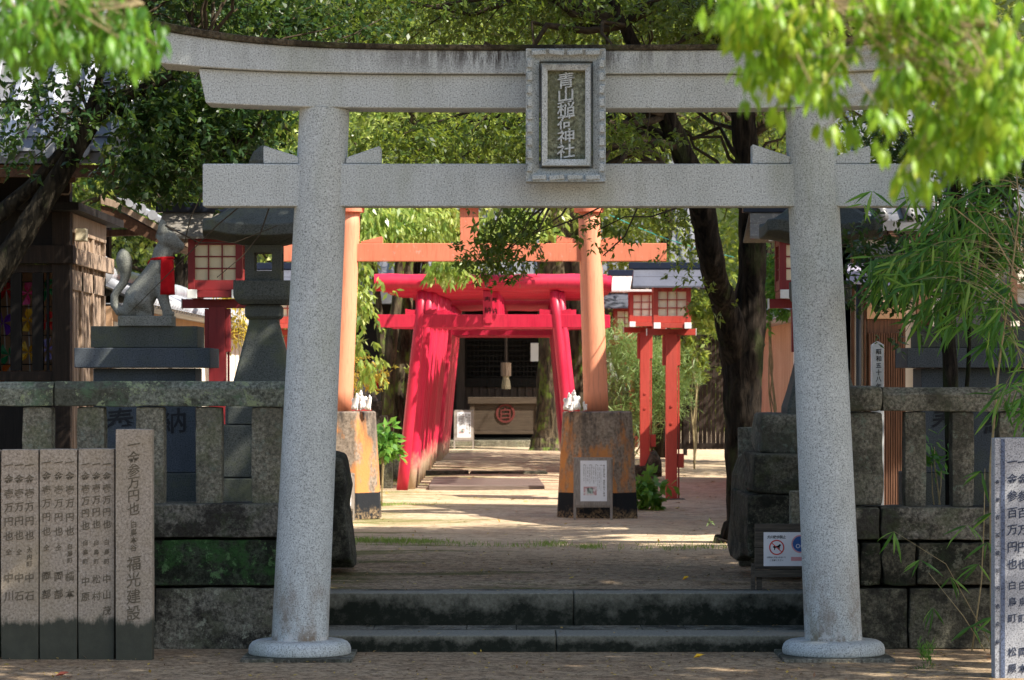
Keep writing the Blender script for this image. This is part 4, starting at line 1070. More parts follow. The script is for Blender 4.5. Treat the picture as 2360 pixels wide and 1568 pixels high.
for i in range(24): q.box(X(720 + i * 38, 60), X(732 + i * 38, 60), 59.1, 61.9, z0 - .24, z0 - .14)
q.build('rafters', M['wood_hall'], H)
# paper slip on the lattice
q = MB(); q.pbox(1223, 1241, 791, 833, 60.9, .01); o = q.build('paper_slip', M['paper'], H)
# bell rope
D = 60.0
t = thing('bell_rope', (X(1166, D), D, 2.0), 'wooden-headed bell rope with a frayed hemp tassel, above the offering box', 'bell rope')
q = MB(); q.cyl(P(1166, 867, D), P(1166, 836, D), 12 * D / FP, 12 * D / FP, 8); q.build('wooden_head', M['wood_light'], t, bevel=.003)
q = MB(); q.cyl(P(1166, 836, D), P(1166, 660, D), .03, .03, 8); q.build('rope', M['wood_hall'], t)
q = MB(); q.tube([P(1166, 867, D), P(1166, 872, D), P(1166, 880, D), P(1167, 889, D), P(1167, 897, D)], [7 * D / FP, 6.4 * D / FP, 9 * D / FP, 10.5 * D / FP, 10 * D / FP], 14, jit=.25); q.build('tassel', M['straw'], t)
D = 59.4; zf = Z(1013, D)
t = thing('offering_box', (X(1164, D), D, zf), 'wooden offering box with a round red emblem in front of the hall', 'offering box')
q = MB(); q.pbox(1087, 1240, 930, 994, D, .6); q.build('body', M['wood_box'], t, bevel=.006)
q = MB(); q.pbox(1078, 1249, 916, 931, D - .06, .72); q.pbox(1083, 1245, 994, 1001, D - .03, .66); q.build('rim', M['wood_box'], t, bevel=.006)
q = MB()
for a in (1083, 1235):
    q.pbox(a, a + 10, 931, 1013, D - .03, .08); q.pbox(a, a + 10, 1001, 1013, D + .5, .08)
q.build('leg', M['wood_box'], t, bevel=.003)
cx, cy = 1165, 953; q = MB()
n = 28
for i in range(n):
    a, b = 2 * math.pi * i / n, 2 * math.pi * (i + 1) / n
    q.add([P(cx + r * math.cos(v), cy + r * math.sin(v), D - d_) for d_ in (.0, .02) for r, v in ((17, a), (22, a), (22, b), (17, b))], [(4, 5, 6, 7), (0, 4, 7, 3), (1, 2, 6, 5)])
column(q, '白', cx, cy - 15, cy + 15, D, 29, .02, .05, 1.1)
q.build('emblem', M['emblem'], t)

# ---------------------------------------------------------------- left shrine office with pinwheels
B = thing('wooden_building', (-4.6, 27, .35), 'dark timber building with a grey tiled roof at the left edge', 'building')
D = 26.0; XR = X(161, D); g = .34
q = MB(); q.box(X(120, D), XR, D, D + .16, g, Z(300, D)); q.build('corner_post', M['wood_dark'], B, bevel=.006)
q = MB(); q.box(-8, X(-30, D), D + .02, D + .14, g, Z(300, D)); q.build('post', M['wood_dark'], B)
q = MB(); q.box(-8, XR + .035, D - .05, D + .12, Z(608, D), Z(566, D)); q.build('beam', M['wood_dark'], B, bevel=.005)
q = MB(); q.box(XR + .002, XR + .04, D + .125, 28.6, Z(608, D), Z(570, D)); q.build('beam', M['wood_light'], B, bevel=.005)
q = MB(); q.box(-8, X(119, D), D + .03, D + .12, Z(878, D), Z(856, D)); q.build('sill', M['wood_dark'], B, bevel=.004)
q = MB(); q.box(-8, X(119, D), D + .03, D + .1, Z(628, D), Z(609, D)); q.build('lintel', M['wood_dark'], B)
q = MB(); q.box(-8, X(119, D), D + .05, D + .1, g, Z(879, D)); q.box(-8, X(119, D), D + .06, D + .11, Z(565, D), Z(330, D)); q.build('wall', M['wood_black'], B)
q = MB()
for a, b in ((-28, 0), (24, 49), (74, 99)): q.pbox(a, b, 629, 855, D + .04, .06)
q.pbox(107, 113, 629, 855, D + .06, .03); q.build('window_bars', M['wood_black'], B)
q = MB()
for y in (650, 707, 773, 840): q.pbox(-40, 119, y - 1, y + 1.5, D + .2, .012)
q.build('string', M['wood_black'], B)
q = MB(); q.box(-8, XR - .05, 27.0, 27.05, g, Z(600, D)); q.build('back_panel', M['ochre'], B)
# side wall facing the court: boards and recesses, sunlight put in as pale wood
q = MB(); yy = D + .17
for w_, rec in ((.55, 0), (.16, 1), (.55, 0), (.16, 1), (.5, 0), (.1, 1)):
    if not rec:
        n_ = max(1, int(w_ / .09))
        for j in range(n_): q.box(XR - .05, XR - .02 - .006 * (j % 2), yy + j * w_ / n_, yy + (j + 1) * w_ / n_ - .006, g, 3.35)
    else: q.box(XR - .09, XR - .07, yy, yy + w_, g, 3.35)
    yy += w_
q.build('side_boards', M['wood_light'], B)
q = MB()
for yy in (D + .72, D + 1.43, D + 2.2): q.box(XR - .06, XR - .0, yy, yy + .1, g, 3.35)
q.box(XR - .06, XR + .005, D + .17, D + 2.3, 3.18, 3.35); q.box(XR - .055, XR, D + .17, D + 2.3, Z(640, D) - .1, Z(620, D)); q.build('side_post', M['wood_light'], B, bevel=.004)
q = MB(); q.box(X(-200, D), XR + .12, D - .3, D + 2.7, 3.352, 3.42); q.build('ceiling', M['wood_black'], B)
q = MB(); c = P(188, 541, 26.3); q.box(XR + .0, XR + .10, 26.28, 26.42, c.z - .06, c.z + .055); q.build('wall_lamp', M['washi'], B, bevel=.01)
q = MB(); q.tube([P(128, 448, 25.9), P(158, 448, 25.9), P(163, 440, 25.9), P(163, 418, 25.9), P(170, 409, 25.9), P(186, 408, 25.9)], .008, 6); q.build('conduit', M['wood_light'], B)
# tiled roof
x0, x1 = -10.0, X(300, 25); ye = 24.9; ze = Z(352, ye); q = MB(); rings = []
def rz_(s): return ze + 2.9 * s ** 1.12
for i in range(9):
    s = i / 8.; rings.append([(x0, ye + 4.6 * s, rz_(s)), (x1 - .6 * s, ye + 4.6 * s, rz_(s)), (x1 - .6 * s, ye + 4.6 * s, rz_(s) - .09), (x0, ye + 4.6 * s, rz_(s) - .09)])
q.loft(rings); q.build('roof', M['tile'], B)
q = MB(); xx = x1 - .1
while xx > -7:
    q.tube([(xx - .3 * s / 8., ye - .02 + 4.6 * s / 8., rz_(s / 8.) + .03) for s in range(9)], .075, 8)
    for s in range(14):
        f_ = s / 14.; q.box(xx - .24 - .3 * f_, xx - .06 - .3 * f_, ye + 4.6 * f_ - .02, ye + 4.6 * f_ + .31, rz_(f_) + .012, rz_(f_) + .035)
    q.cyl((xx, ye - .06, ze + .03), (xx, ye - .02, ze + .03), .085, .085, 14)
    xx -= .30
q.build('roof_tiles', M['tile_pale'], B, smooth=False)
q = MB(); q.tube([(x1 - .02, ye - .05, ze + .1), (x1 - .3, ye + 2.3, rz_(.5) + .16), (x1 - .6, ye + 4.6, rz_(1) + .2)], [.13, .12, .12], 10); q.build('verge_ridge', M['tile_pale'], B, smooth=True)
q = MB(); q.box(x0, x1 - .05, ye + .05, ye + .12, ze - .2, ze - .1)
xx = x1 - .2
while xx > -7: q.rbox((xx, ye + .75, ze + .12), (.06, 1.4, .08), Matrix.Rotation(math.radians(28), 3, 'X')); xx -= .3
q.build('rafters', M['eave'], B)

# gate roof end seen between the building and the fox
G = thing('gate_roof', (X(320, 30), 30, 2.9), 'end of a timber gate roof sloping down behind the left fox', 'roof')
D = 29.6
for py_, (nm, m, pts, dep) in enumerate((('barge_board', M['wood_light'], [(232, 452), (262, 462), (440, 560), (440, 574), (262, 478), (232, 470)], .06), ('soffit', M['eave'], [(232, 473), (262, 481), (425, 568), (395, 575), (232, 500)], 2.2), ('tile_edge', M['tile_pale'], [(268, 455), (300, 462), (452, 548), (446, 560), (300, 478)], 1.6))):
    q = MB(); q.pprism(pts, D + (.02 if py_ else 0), dep); q.build(nm, m, G, bevel=.003)
q = MB()
for a in range(6): q.cyl(P(300 + a * 26, 466 + a * 15, D - .05), P(300 + a * 26, 466 + a * 15, D + .02), .05, .05, 12)
q.build('end_tile', M['tile_pale'], G)
q = MB(); q.pprism([(215, 530), (345, 528), (360, 522), (372, 530), (360, 541), (215, 546)], 30.2, .12); q.build('beam', M['wood_brown'], G, bevel=.01)
q = MB(); q.pbox(236, 252, 500, 1010, 31, .18); q.build('post', M['wood_dark'], G)

# ---------------------------------------------------------------- earthen walls with tile caps
def court_wall(xw, d0, d1, s, m_up, m_lo, label, band=True):
    t = thing('earthen_wall', (xw, (d0 + d1) / 2, .35), label, 'wall')
    q = MB(); q.box(min(xw, xw - s * .3), max(xw, xw - s * .3), d0, d1, .25, 2.62); q.build('wall', m_up, t)
    if band:
        q = MB(); n_ = int((d1 - d0) / 1.6)
        for i in range(n_):
            a = d0 + (d1 - d0) * (i + .06) / n_; b = d0 + (d1 - d0) * (i + .94) / n_
            q.box(min(xw, xw + s * .012), max(xw, xw + s * .012), a, b, .6, 2.45)
        q.build('plaster_panel', m_lo, t)
    q = MB(); n_ = int((d1 - d0) / .24)
    cx = xw - s * .15
    q.box(min(cx, xw + s * .30), max(cx, xw + s * .30), d0, d1, 2.60, 2.63)
    for i in range(n_):
        y = d0 + (d1 - d0) * (i + .5) / n_
        for sd in (-1, 1): q.tube([(cx + sd * .04, y, 2.86), (cx + sd * .24, y, 2.76), (cx + sd * .47, y, 2.64)], .055, 7)
    for sd in (-1, 1):
        a = cx; b = cx + sd * .48; vs = [(a, d0, 2.84), (b, d0, 2.63), (b, d1, 2.63), (a, d1, 2.84)]
        q.add(vs, [(0, 1, 2, 3) if sd > 0 else (3, 2, 1, 0)])
    q.build('roof_tiles', M['tile_pale'], t, smooth=True)
    q = MB(); q.tube([(cx, y, 2.93 + .01 * math.sin(y * 3)) for y in np.linspace(d0 - .05, d1, 24)], .10, 12)
    q.cyl((cx, d0 - .12, 2.95), (cx, d0 - .05, 2.95), .17, .17, 18); q.build('ridge', M['tile_pale'], t, smooth=True)
court_wall(-3.92, 29.0, 45, 1, M['ochre'], M['plaster'], 'sunlit plaster wall with a tiled cap running back behind the left fox')
court_wall(3.5, 30.0, 44, -1, M['ochre_wall'], M['ochre_wall'], 'weathered orange earthen wall with a tiled cap, right of the two-stemmed tree', band=False)

# ---------------------------------------------------------------- right building
B = thing('white_building', (X(2150, 29), 29.5, .35), 'white walled building with a brown slatted door behind the right fence', 'building')
D = 29.0
q = MB(); q.pbox(1940, 2620, 520, 1260, D + .3, .15); q.box(X(1940, D), X(1940, D) + .12, D + .3, 34, .3, Z(520, D)); q.build('wall', M['plaster'], B)
q = MB()
for a, b in ((1963, 1970), (1992, 1996), (2113, 2146), (2262, 2276), (2330, 2345)): q.pbox(a, b, 540, 1250, D + .22, .1)
q.pbox(1940, 2600, 540, 552, D + .2, .1); q.pbox(1940, 2600, 655, 664, D + .23, .1); q.build('post', M['wood_brown'], B, bevel=.003)
q = MB(); q.cyl(P(1979, 1250, D + .15), P(1979, 600, D + .15), 6.5 * D / FP, 6.5 * D / FP, 14); q.build('downpipe', M['pvc'], B, smooth=True)
q = MB(); q.pbox(1999, 2087, 736, 1250, D + .24, .05)
for i in range(15): q.pbox(2003 + i * 5.6, 2006.4 + i * 5.6, 768, 1240, D + .20, .04)
dr = q.build('door', M['wood_brown'], B); 
q = MB(); q.pbox(1998, 2088, 698, 735, D + .2, .1); q.build('door_lintel', M['ochre'], B, bevel=.003)
q = MB()
for a, b, c_, d_ in ((2150, 2258, 566, 650), (1974, 2110, 566, 600), (2282, 2325, 640, 760)): q.pbox(a, b, c_, d_, D + .27, .02)
q.build('window', M['tile'], B)
q = MB(); q.add([P(1950, 648, D - .5), P(2095, 660, D - .5), P(2090, 612, D + .25), P(1955, 605, D + .25)] + [P(1950, 653, D - .5), P(2095, 665, D - .5), P(2090, 617, D + .25), P(1955, 610, D + .25)], [(0, 1, 2, 3), (7, 6, 5, 4), (0, 4, 5, 1), (1, 5, 6, 2), (2, 6, 7, 3), (3, 7, 4, 0)]); q.build('awning', M['lav'], B)
q = MB(); q.pbox(2146, 2600, 700, 1250, D + .18, .1); q.build('dark_wall', M['wood_black'], B)
q = MB(); q.pbox(2147, 2153, 700, 1000, D + .14, .03); q.pbox(2228, 2262, 706, 760, D + .14, .03); q.pbox(2330, 2350, 740, 800, D + .14, .03); q.build('white_panel', M['plaster'], B)
q = MB(); ze = Z(500, D - .5); rings = []
for i in range(6):
    s = i / 5.; rings.append([(X(1905, D), D + .15 + 5 * s, ze + 2.2 * s), (X(2700, D), D + .15 + 5 * s, ze + 2.2 * s), (X(2700, D), D + .15 + 5 * s, ze + 2.2 * s - .1), (X(1905, D), D + .15 + 5 * s, ze + 2.2 * s - .1)])
q.loft(rings); q.build('roof', M['tile'], B)
q = MB(); xx = X(1912, D)
while xx < X(2700, D): q.tube([(xx, D + .13, ze + .03), (xx, D + 5.15, ze + 2.23)], .06, 7); xx += .27
q.build('roof_tiles', M['tile'], B, smooth=True)
q = MB(); xx = X(1912, D)
while xx < X(2700, D): q.box(xx, xx + .07, D + .16, D + .3, ze - .16, ze - .06); xx += .3
q.build('rafters', M['wood_brown'], B)

# brown board gate and far grey building
t = thing('board_fence', (X(1640, 50), 50, .5), 'tall dark brown board fence behind the lanterns, left of the big tree', 'fence')
D = 50.; q = MB()
for i in range(26): q.pbox(1530 + i * 10, 1539 + i * 10, 782, 1036, D, .05 + .02 * (i % 2))
q.build('boards', M['wood_gate'], t)
q = MB(); q.pbox(1530, 1790, 772, 783, D - .04, .12); q.pbox(1530, 1790, 1022, 1034, D - .04, .12); q.pbox(1575, 1584, 783, 1050, D - .05, .1); q.build('frame', M['wood_dark'], t)
t = thing('grey_building', (X(1440, 69), 69, .5), 'plain grey far building wall glimpsed above the orange beam at right', 'building')
q = MB(); q.pbox(1300, 1505, 440, 900, 69, 3); q.build('wall', M['grey_wall'] if 'grey_wall' in M else mat_plain('grey_wall', (.20, .22, .25), .8), t)
q = MB(); q.pbox(1290, 1512, 430, 441, 68.8, 3.4); q.build('parapet', M['tile'], t)
# left side hall roof, seen over the red gates' left
t = thing('side_shrine', (X(830, 63), 56, .5), 'dark little side shrine behind the mossy trunks left of the red gates', 'shrine')
q = MB(); q.pbox(830, 1000, 700, 1010, 57, 2); q.build('wall', M['wood_black'], t)
q = MB(); q.pprism([(810, 700), (1040, 700), (1020, 670), (830, 670)], 56.4, 2.6); q.build('roof', M['tile'], t)

# green wire and white insulator across to the tree
q = MB(); pts = [P(1405 + 285 * s, 496 + 97 * s + 10 * math.sin(s * math.pi), 36 - 6 * s) for s in [i / 16. for i in range(17)]]; q.tube(pts, .006, 5)
o = q.build('wire', M['green_wire']); tag(o, 'thin green wire running from the far trees to the right tree', 'wire')
t = thing('wire_insulator', P(1722, 601, 27.9), 'small white insulator strapped to the right stem of the two-stemmed tree', 'insulator')
q = MB(); a = P(1714, 598, 27.85); q.cyl(a, a + Vector((.06, .02, -.02)), .03, .035, 14); q.build('insulator_head', M['white'], t, smooth=True)
q = MB(); q.tube([P(1712, 604, 27.9), P(1708, 620, 27.9), P(1712, 640, 27.9), P(1724, 650, 27.95)], .003, 5); q.build('cable', M['white'], t)

# ---------------------------------------------------------------- pinwheels behind the left lattice
def pinwheel(px, py, col, sz, rot, label):
    D = 26.45; c = P(px, py, D); r = sz * D / FP
    t = thing('pinwheel', tuple(c), label, 'pinwheel', 'pinwheels behind the lattice')
    q = MB()
    for i in range(4):
        a = rot + i * math.pi / 2; ux, uz = math.cos(a), math.sin(a); vx, vz = -uz, ux
        p = lambda u, v, d: (c.x + ux * u * r + vx * v * r, c.y - d, c.z + uz * u * r + vz * v * r)
        q.add([p(0, 0, 0), p(1, .1, .0), p(.62, .62, .012), p(.25, .45, .03)], [(0, 1, 2, 3)]); q.add([p(0, 0, .002), p(.62, .62, .012), p(.3, .15, .035)], [(0, 1, 2)])
    q.build('blades', M['pw_' + col], t)
    q = MB(); q.cyl(c + Vector((0, .02, 0)), c + Vector((.01, .03, -r * 2.0)), .004, .004, 6); q.build('stick', M['white'], t)
for a in ((14, 668, 'red', 32, .3, 'red pinwheel at the upper left of the lattice window'), (64, 676, 'pink', 30, 1.0, 'pink pinwheel in the top row, between two bars'), (106, 668, 'green', 30, .7, 'green pinwheel in the top row beside the corner post'),
          (8, 744, 'purple', 32, .1, 'dark purple pinwheel in the middle row at the left edge'), (64, 738, 'yellow', 30, .9, 'orange-yellow pinwheel in the middle row'), (106, 742, 'red', 30, .5, 'red pinwheel in the middle row beside the corner post'),
          (20, 818, 'green', 28, .4, 'green pinwheel in the bottom row'), (66, 812, 'yellow', 28, .2, 'yellow pinwheel low between the two wide bars'), (110, 806, 'lilac', 28, 1.2, 'pale lilac pinwheel low beside the corner post'), (10, 862, 'orange', 26, .8, 'orange pinwheel at the bottom left corner of the window')):
    pinwheel(*a)

# ---------------------------------------------------------------- small porcelain foxes on the blocks
def figurine(px, py, D, h, mir, m, label):
    s = h * D / FP / 650.
    p = P(px, py, D); t = thing('fox_figurine', tuple(p), label, 'fox figurine', 'small white foxes on the orange blocks')
    def f(u, v, w_): return (p.x + (u - 1000) * s * (-.55 if mir else .55), p.y + w_ * s + (u - 1000) * s * -.3, p.z + (v + 30) * s)
    q = fox_chain(f, s * 1.25); o = q.build('body', m, t, smooth=True)
    q = MB(); q.box(p.x - 130 * s, p.x + 130 * s, p.y - 80 * s, p.y + 80 * s, p.z, p.z + 45 * s); q.build('base', M['sign_red'], t)
for i, a in enumerate(((1308, 948, 32.75, 40, 0, 'porcelain', 'greyish fox figurine at the left end of the right block'), (1327, 948, 32.65, 46, 1, 'porcelain', 'tallest white fox figurine, in the middle of the group on the right block'), (1348, 948, 32.7, 22, 1, 'porcelain', 'small white fox figurine touching the right orange pillar'),
          (1316, 949, 32.55, 22, 0, 'porcelain', 'tiny white fox figurine in front on the right block'), (819, 947, 32.7, 38, 0, 'porcelain', 'left white fox figurine on the left block'), (836, 947, 32.8, 44, 1, 'porcelain', 'tallest white fox figurine on the left block'), (849, 947, 32.65, 34, 0, 'porcelain', 'right white fox figurine on the left block'))):
    figurine(a[0], a[1], a[2], a[3], a[4], M[a[5]], a[6])
# small old stone foxes further back
def little_fox(px, D, mir, py, label, h=90):
    t = thing('fox_statue', (X(px, D), D, gz(D)), label, 'fox statue'); s = h * D / FP / 650.; zb = Z(py, D)
    def f(u, v, w_): return (X(px, D) + (u - 1000) * s * (-1 if mir else 1), D + w_ * s, zb + v * s)
    q = fox_chain(f, s); q.build('body', M['fox'], t, smooth=True)
    q = MB()
    for i in range(3):
        ring = []
    pts = [f(1150, 400, -60), f(1180, 390, 0), f(1150, 400, 60), f(1120, 170, 75), f(1190, 170, 0), f(1120, 170, -75)]
    q.add(pts, [(0, 1, 4, 5), (1, 2, 3, 4)]); q.add([f(1080, 400, -70), f(1165, 390, -60), f(1160, 180, -72), f(1090, 190, -84)], [(0, 1, 2, 3)]); q.build('bib', M['bib'], t)
    q = MB(); x = X(px, D); hw = .30; q.box(x - hw, x + hw, D - .2, D + .2, gz(D) - .05, gz(D) + (zb - gz(D)) * .45); q.build('pedestal', M['rough'], t, bevel=.015)
    q = MB(); hw = .22; q.box(x - hw, x + hw, D - .16, D + .16, gz(D) + (zb - gz(D)) * .45 + .002, zb); q.build('pedestal_top', M['rough'], t, bevel=.015)
little_fox(846, 44.5, 0, 925, 'small mossy stone fox with a red bib, left of the red gates')
little_fox(1418, 46.5, 1, 905, 'small dark stone fox with a red bib, right of the orange pillar')
# stepping stones left of the gates
for i, (x0, x1, y0, y1, D) in enumerate(((872, 893, 958, 1040, 42), (878, 905, 1006, 1062, 41), (905, 926, 1040, 1070, 43))):
    q = MB(); rough_block(q, X(x0, D), X(x1, D), D, D + .3, gz(D) - .05, Z(y0, D), .02, 3, 3, i); o = q.build('old_stone_block', M['rough'], None, bevel=.015)
    tag(o, ('tall squared old stone left of the front red gate', 'wider squared old stone beside the leafy shrub left of the red gates', 'low old stone at the foot of the mossy trunks')[i], 'stone block')
# ================================================================ TREES AND PLANTS
def trunk(parent, stems, m, name='trunk', n=14, jit=.12):
    q = MB()
    for pts in stems:
        P3 = [P(a, b, d) for a, b, d, r in pts]; R_ = [r * d / FP for a, b, d, r in pts]
        Q = []; RR = []
        for i in range(len(P3) - 1):
            for s in range(4):
                f_ = s / 4.; Q.append(P3[i].lerp(P3[i + 1], f_) + Vector((random.uniform(-1, 1), random.uniform(-1, 1), 0)) * R_[i] * .05); RR.append(R_[i] + (R_[i + 1] - R_[i]) * f_)
        Q.append(P3[-1]); RR.append(R_[-1])
        q.tube(Q, RR, n, jit=jit)
    return q.build(name, m, parent, smooth=True), [tuple(p) for p in [v for pts in stems for v in [P(a, b, d) for a, b, d, r in pts[1:]]]]

# two-stemmed tree on the right
t = thing('broadleaf_tree', (X(1722, 27.4), 27.5, .35), 'dark two-stemmed tree with rough bark right of the orange gate', 'tree')
D = 27.5
tr, nodes = trunk(t, [
    [(1706, 1278, D, 92), (1712, 1255, D, 60), (1716, 1200, D, 43), (1714, 1100, D, 40), (1712, 1000, D, 42), (1711, 900, D, 45), (1712, 800, D, 50), (1724, 740, D, 42), (1733, 650, D, 33), (1735, 560, D, 32), (1733, 480, D, 30), (1728, 400, D, 28), (1716, 320, D, 30), (1712, 250, D, 28), (1700, 150, D, 26), (1670, 20, D, 22), (1640, -120, D, 16)],
    [(1704, 860, D + .05, 42), (1692, 780, D - .1, 38), (1668, 700, D - .3, 29), (1652, 650, D - .5, 29), (1640, 605, D - .7, 29), (1626, 520, D - .8, 30), (1617, 470, D - .9, 31), (1592, 400, D - 1, 28), (1568, 340, D - 1.1, 25), (1535, 265, D - 1.2, 23), (1490, 170, D - 1.2, 18), (1440, 60, D - 1.2, 14), (1380, -60, D - 1.2, 9)]], M['bark'])
bl = [px_blob(1190, 540, 24.4, 60, 40, .4, 2.2), px_blob(1150, 590, 24.4, 40, 42, .3, 2.6), px_blob(1370, 520, 25.2, 60, 18, .4, .7), px_blob(1530, 505, 28.2, 80, 26, .6, 1.0),
      px_blob(1590, 570, 28.6, 28, 80, .5, .8), px_blob(1682, 515, 28.4, 16, 35, .2, .8), px_blob(1200, 315, 25.5, 380, 60, 1.5, .9), px_blob(1000, 330, 26.0, 200, 50, 1.2, .8), px_blob(1460, 320, 28.5, 150, 60, .9, .9), px_blob(1640, 320, 29, 60, 60, .5, .5), px_blob(1600, 690, 26.6, 22, 28, .3, .7),
      px_blob(800, 40, 27, 300, 70, 1.6, .8), px_blob(1250, 30, 27, 400, 70, 2, 1.3), px_blob(1600, 50, 27, 220, 80, 1.6, 1.7), px_blob(2000, 250, 28.5, 260, 140, 1.4, .7), px_blob(1900, 60, 27, 300, 120, 1.2, .8)]
_, C = foliage('crown', bl, 46000, .062, .026, M['lf_mid'], t, 11, per=8, twig=.13, clump=70, spread=.13, droop=.15)
rg = random.Random(3); CL = [tuple(c) for c in C]; rg.shuffle(CL)
branches('branches', nodes[8:], CL[:150], M['twig'], t, .035, .004, 5, 5, .2, .18)
# hanging spray in the middle, close to the grey gate
q = MB()
for pts in ([(1400, 470), (1340, 500), (1260, 530), (1200, 545), (1150, 590), (1120, 640)], [(1470, 478), (1440, 545), (1390, 590)], [(1260, 470), (1230, 520), (1180, 570), (1160, 630)], [(1560, 480), (1500, 500), (1440, 500), (1380, 530)]):
    q.tube([P(a, b, 24.5) for a, b in pts], [.008 - .001 * i for i in range(len(pts))], 5)
q.build('twigs', M['twig'], t)

# dark evergreen at the left, its limb crossing in front of the tiled roof
t = thing('broadleaf_tree', (X(-230, 24), 24, .35), 'shaded evergreen tree leaning in from the left edge over the tiled roof', 'tree'); D = 23.9
tr, nodes = trunk(t, [[(-260, 1330, D, 90), (-220, 1100, D, 60), (-130, 850, D, 40), (-30, 660, D, 34), (40, 560, D, 29), (100, 465, D, 26), (155, 380, D, 23), (200, 300, D, 21), (250, 235, D, 18), (330, 205, D, 13), (400, 175, D, 8), (470, 120, D, 4)],
                      [(-160, 640, D + .1, 26), (-30, 520, D + .1, 20), (90, 415, D + .1, 17), (170, 320, D + .05, 15), (205, 260, D, 12), (240, 150, D, 8), (300, 60, D, 5)],
                      [(250, 240, D, 14), (330, 290, D + .3, 10), (420, 330, D + .6, 7), (520, 360, D + .9, 4)]], M['bark_dark'])
bl = [px_blob(90, 250, 23.4, 130, 90, .5, .55), px_blob(250, 160, 23.6, 160, 60, .8, .8), px_blob(380, 250, 24.2, 130, 70, .8, 1.7), px_blob(480, 300, 24.6, 130, 80, .8, 1.7), px_blob(370, 380, 24.2, 100, 70, .7, 1.5), px_blob(560, 250, 25.0, 110, 40, .8, 1.2), px_blob(560, 360, 25, 90, 60, .7, .8),
      px_blob(120, 90, 24, 160, 60, 1, .6), px_blob(500, 60, 25.2, 220, 60, 1.2, 1.2), px_blob(700, 60, 25.6, 200, 50, 1.2, .7), px_blob(300, -120, 24, 500, 100, 1.5, 1), px_blob(360, 440, 24, 60, 30, .5, .5), px_blob(60, 370, 23.6, 60, 20, .4, .3)]
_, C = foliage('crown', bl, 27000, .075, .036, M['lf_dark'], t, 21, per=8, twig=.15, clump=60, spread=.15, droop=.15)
CL = [tuple(c) for c in C]; rg.shuffle(CL)
branches('branches', nodes[6:] + nodes[-6:], CL[:120], M['twig'], t, .03, .004, 8, 5, .1, .15)
q = MB()   # bare winter twigs in front of the fox
for pts in ([(560, 470), (500, 520), (420, 600), (330, 690), (300, 720)], [(470, 440), (440, 500), (425, 560)], [(620, 480), (600, 540), (560, 590), (500, 640)], [(380, 520), (460, 560), (540, 560), (640, 520)]):
    q.tube([P(a, b, 22.2) for a, b in pts], [.006 - .001 * i for i in range(len(pts))], 5)
q.build('bare_twigs', M['twig'], t)

# background trees, sunlit
def bg_tree(px, D, w, ztop, n, mat, label, seed, L=.12, zlow=2.2, bark='bark', tr_r=.16, low=False, spread=.45):
    x = X(px, D); t = thing('broadleaf_tree', (x, D, gz(D)), label, 'tree', 'trees behind the court')
    q = MB(); q.tube([(x, D, gz(D) - .1), (x + .1, D, 1.6), (x - .1, D, 3.0), (x + .15, D + .1, 4.6), (x, D, ztop * .8)], [tr_r * 1.3, tr_r, tr_r * .85, tr_r * .6, .04], 12, jit=.1); q.build('trunk', M[bark], t, smooth=True)
    r = random.Random(seed); bl = []
    for i in range(9):
        a = r.uniform(0, 6.28); rad = r.uniform(.1, .75) * w; zz = zlow + (ztop - zlow) * r.random()
        bl.append((x + math.cos(a) * rad, D + math.sin(a) * rad * .6, zz, w * r.uniform(.3, .5), w * .35, w * r.uniform(.25, .4)))
    _, C = foliage('crown', bl, n, L, L * .42, mat, t, seed, per=8, twig=.25, clump=60, spread=spread * .6, droop=.35)
    CL = [tuple(c) for c in C][:26]
    branches('branches', [(x, D, z) for z in np.linspace(2.2, ztop * .7, 6)], CL, M['twig'], t, .05, .01, seed, 5, .3, .3)
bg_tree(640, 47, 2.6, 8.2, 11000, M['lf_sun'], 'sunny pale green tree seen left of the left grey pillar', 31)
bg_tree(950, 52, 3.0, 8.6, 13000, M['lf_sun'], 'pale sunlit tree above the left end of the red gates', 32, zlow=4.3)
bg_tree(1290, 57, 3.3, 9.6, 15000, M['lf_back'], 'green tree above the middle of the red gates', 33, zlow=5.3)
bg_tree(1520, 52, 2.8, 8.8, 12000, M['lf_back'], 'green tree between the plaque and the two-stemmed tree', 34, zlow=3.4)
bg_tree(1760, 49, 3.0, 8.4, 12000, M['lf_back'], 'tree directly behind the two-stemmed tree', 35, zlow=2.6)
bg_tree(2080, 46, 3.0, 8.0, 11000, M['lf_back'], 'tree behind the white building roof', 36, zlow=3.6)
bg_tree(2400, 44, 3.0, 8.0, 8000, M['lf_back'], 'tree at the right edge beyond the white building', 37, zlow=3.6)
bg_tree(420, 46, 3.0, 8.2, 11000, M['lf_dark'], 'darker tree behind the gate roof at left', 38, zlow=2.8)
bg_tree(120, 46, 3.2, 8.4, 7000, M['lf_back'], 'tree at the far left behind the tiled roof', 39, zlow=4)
# far wood: one mass
rgn = np.random.default_rng(5); nfar = 60000
xx = rgn.uniform(-17, 17, nfar); dd = rgn.uniform(74, 86, nfar); zz = rgn.uniform(.5, 16, nfar)
lump = np.sin(xx * 1.1) * np.cos(zz * .9 + xx * .4) + .6 * np.sin(zz * 2.1 + xx * 2.3)
dd = 78 + lump * 1.4 + rgn.normal(size=nfar) * .7
P0 = np.stack([xx, dd, zz], 1)
me = leaf_mesh('far', P0, rand_dirs(rgn, nfar) + np.array([0, 0, -.4]), rand_dirs(rgn, nfar) + np.array([0, -.5, .8]), np.full(nfar, .26), np.full(nfar, .13), np.clip(.4 + lump * .25 + rgn.random(nfar) * .3, 0, 1), 1)
o = link_mesh('far_wood', me, M['lf_back']); tag(o, 'dense wood covering the slope far behind the shrine', 'woodland', kind='stuff')

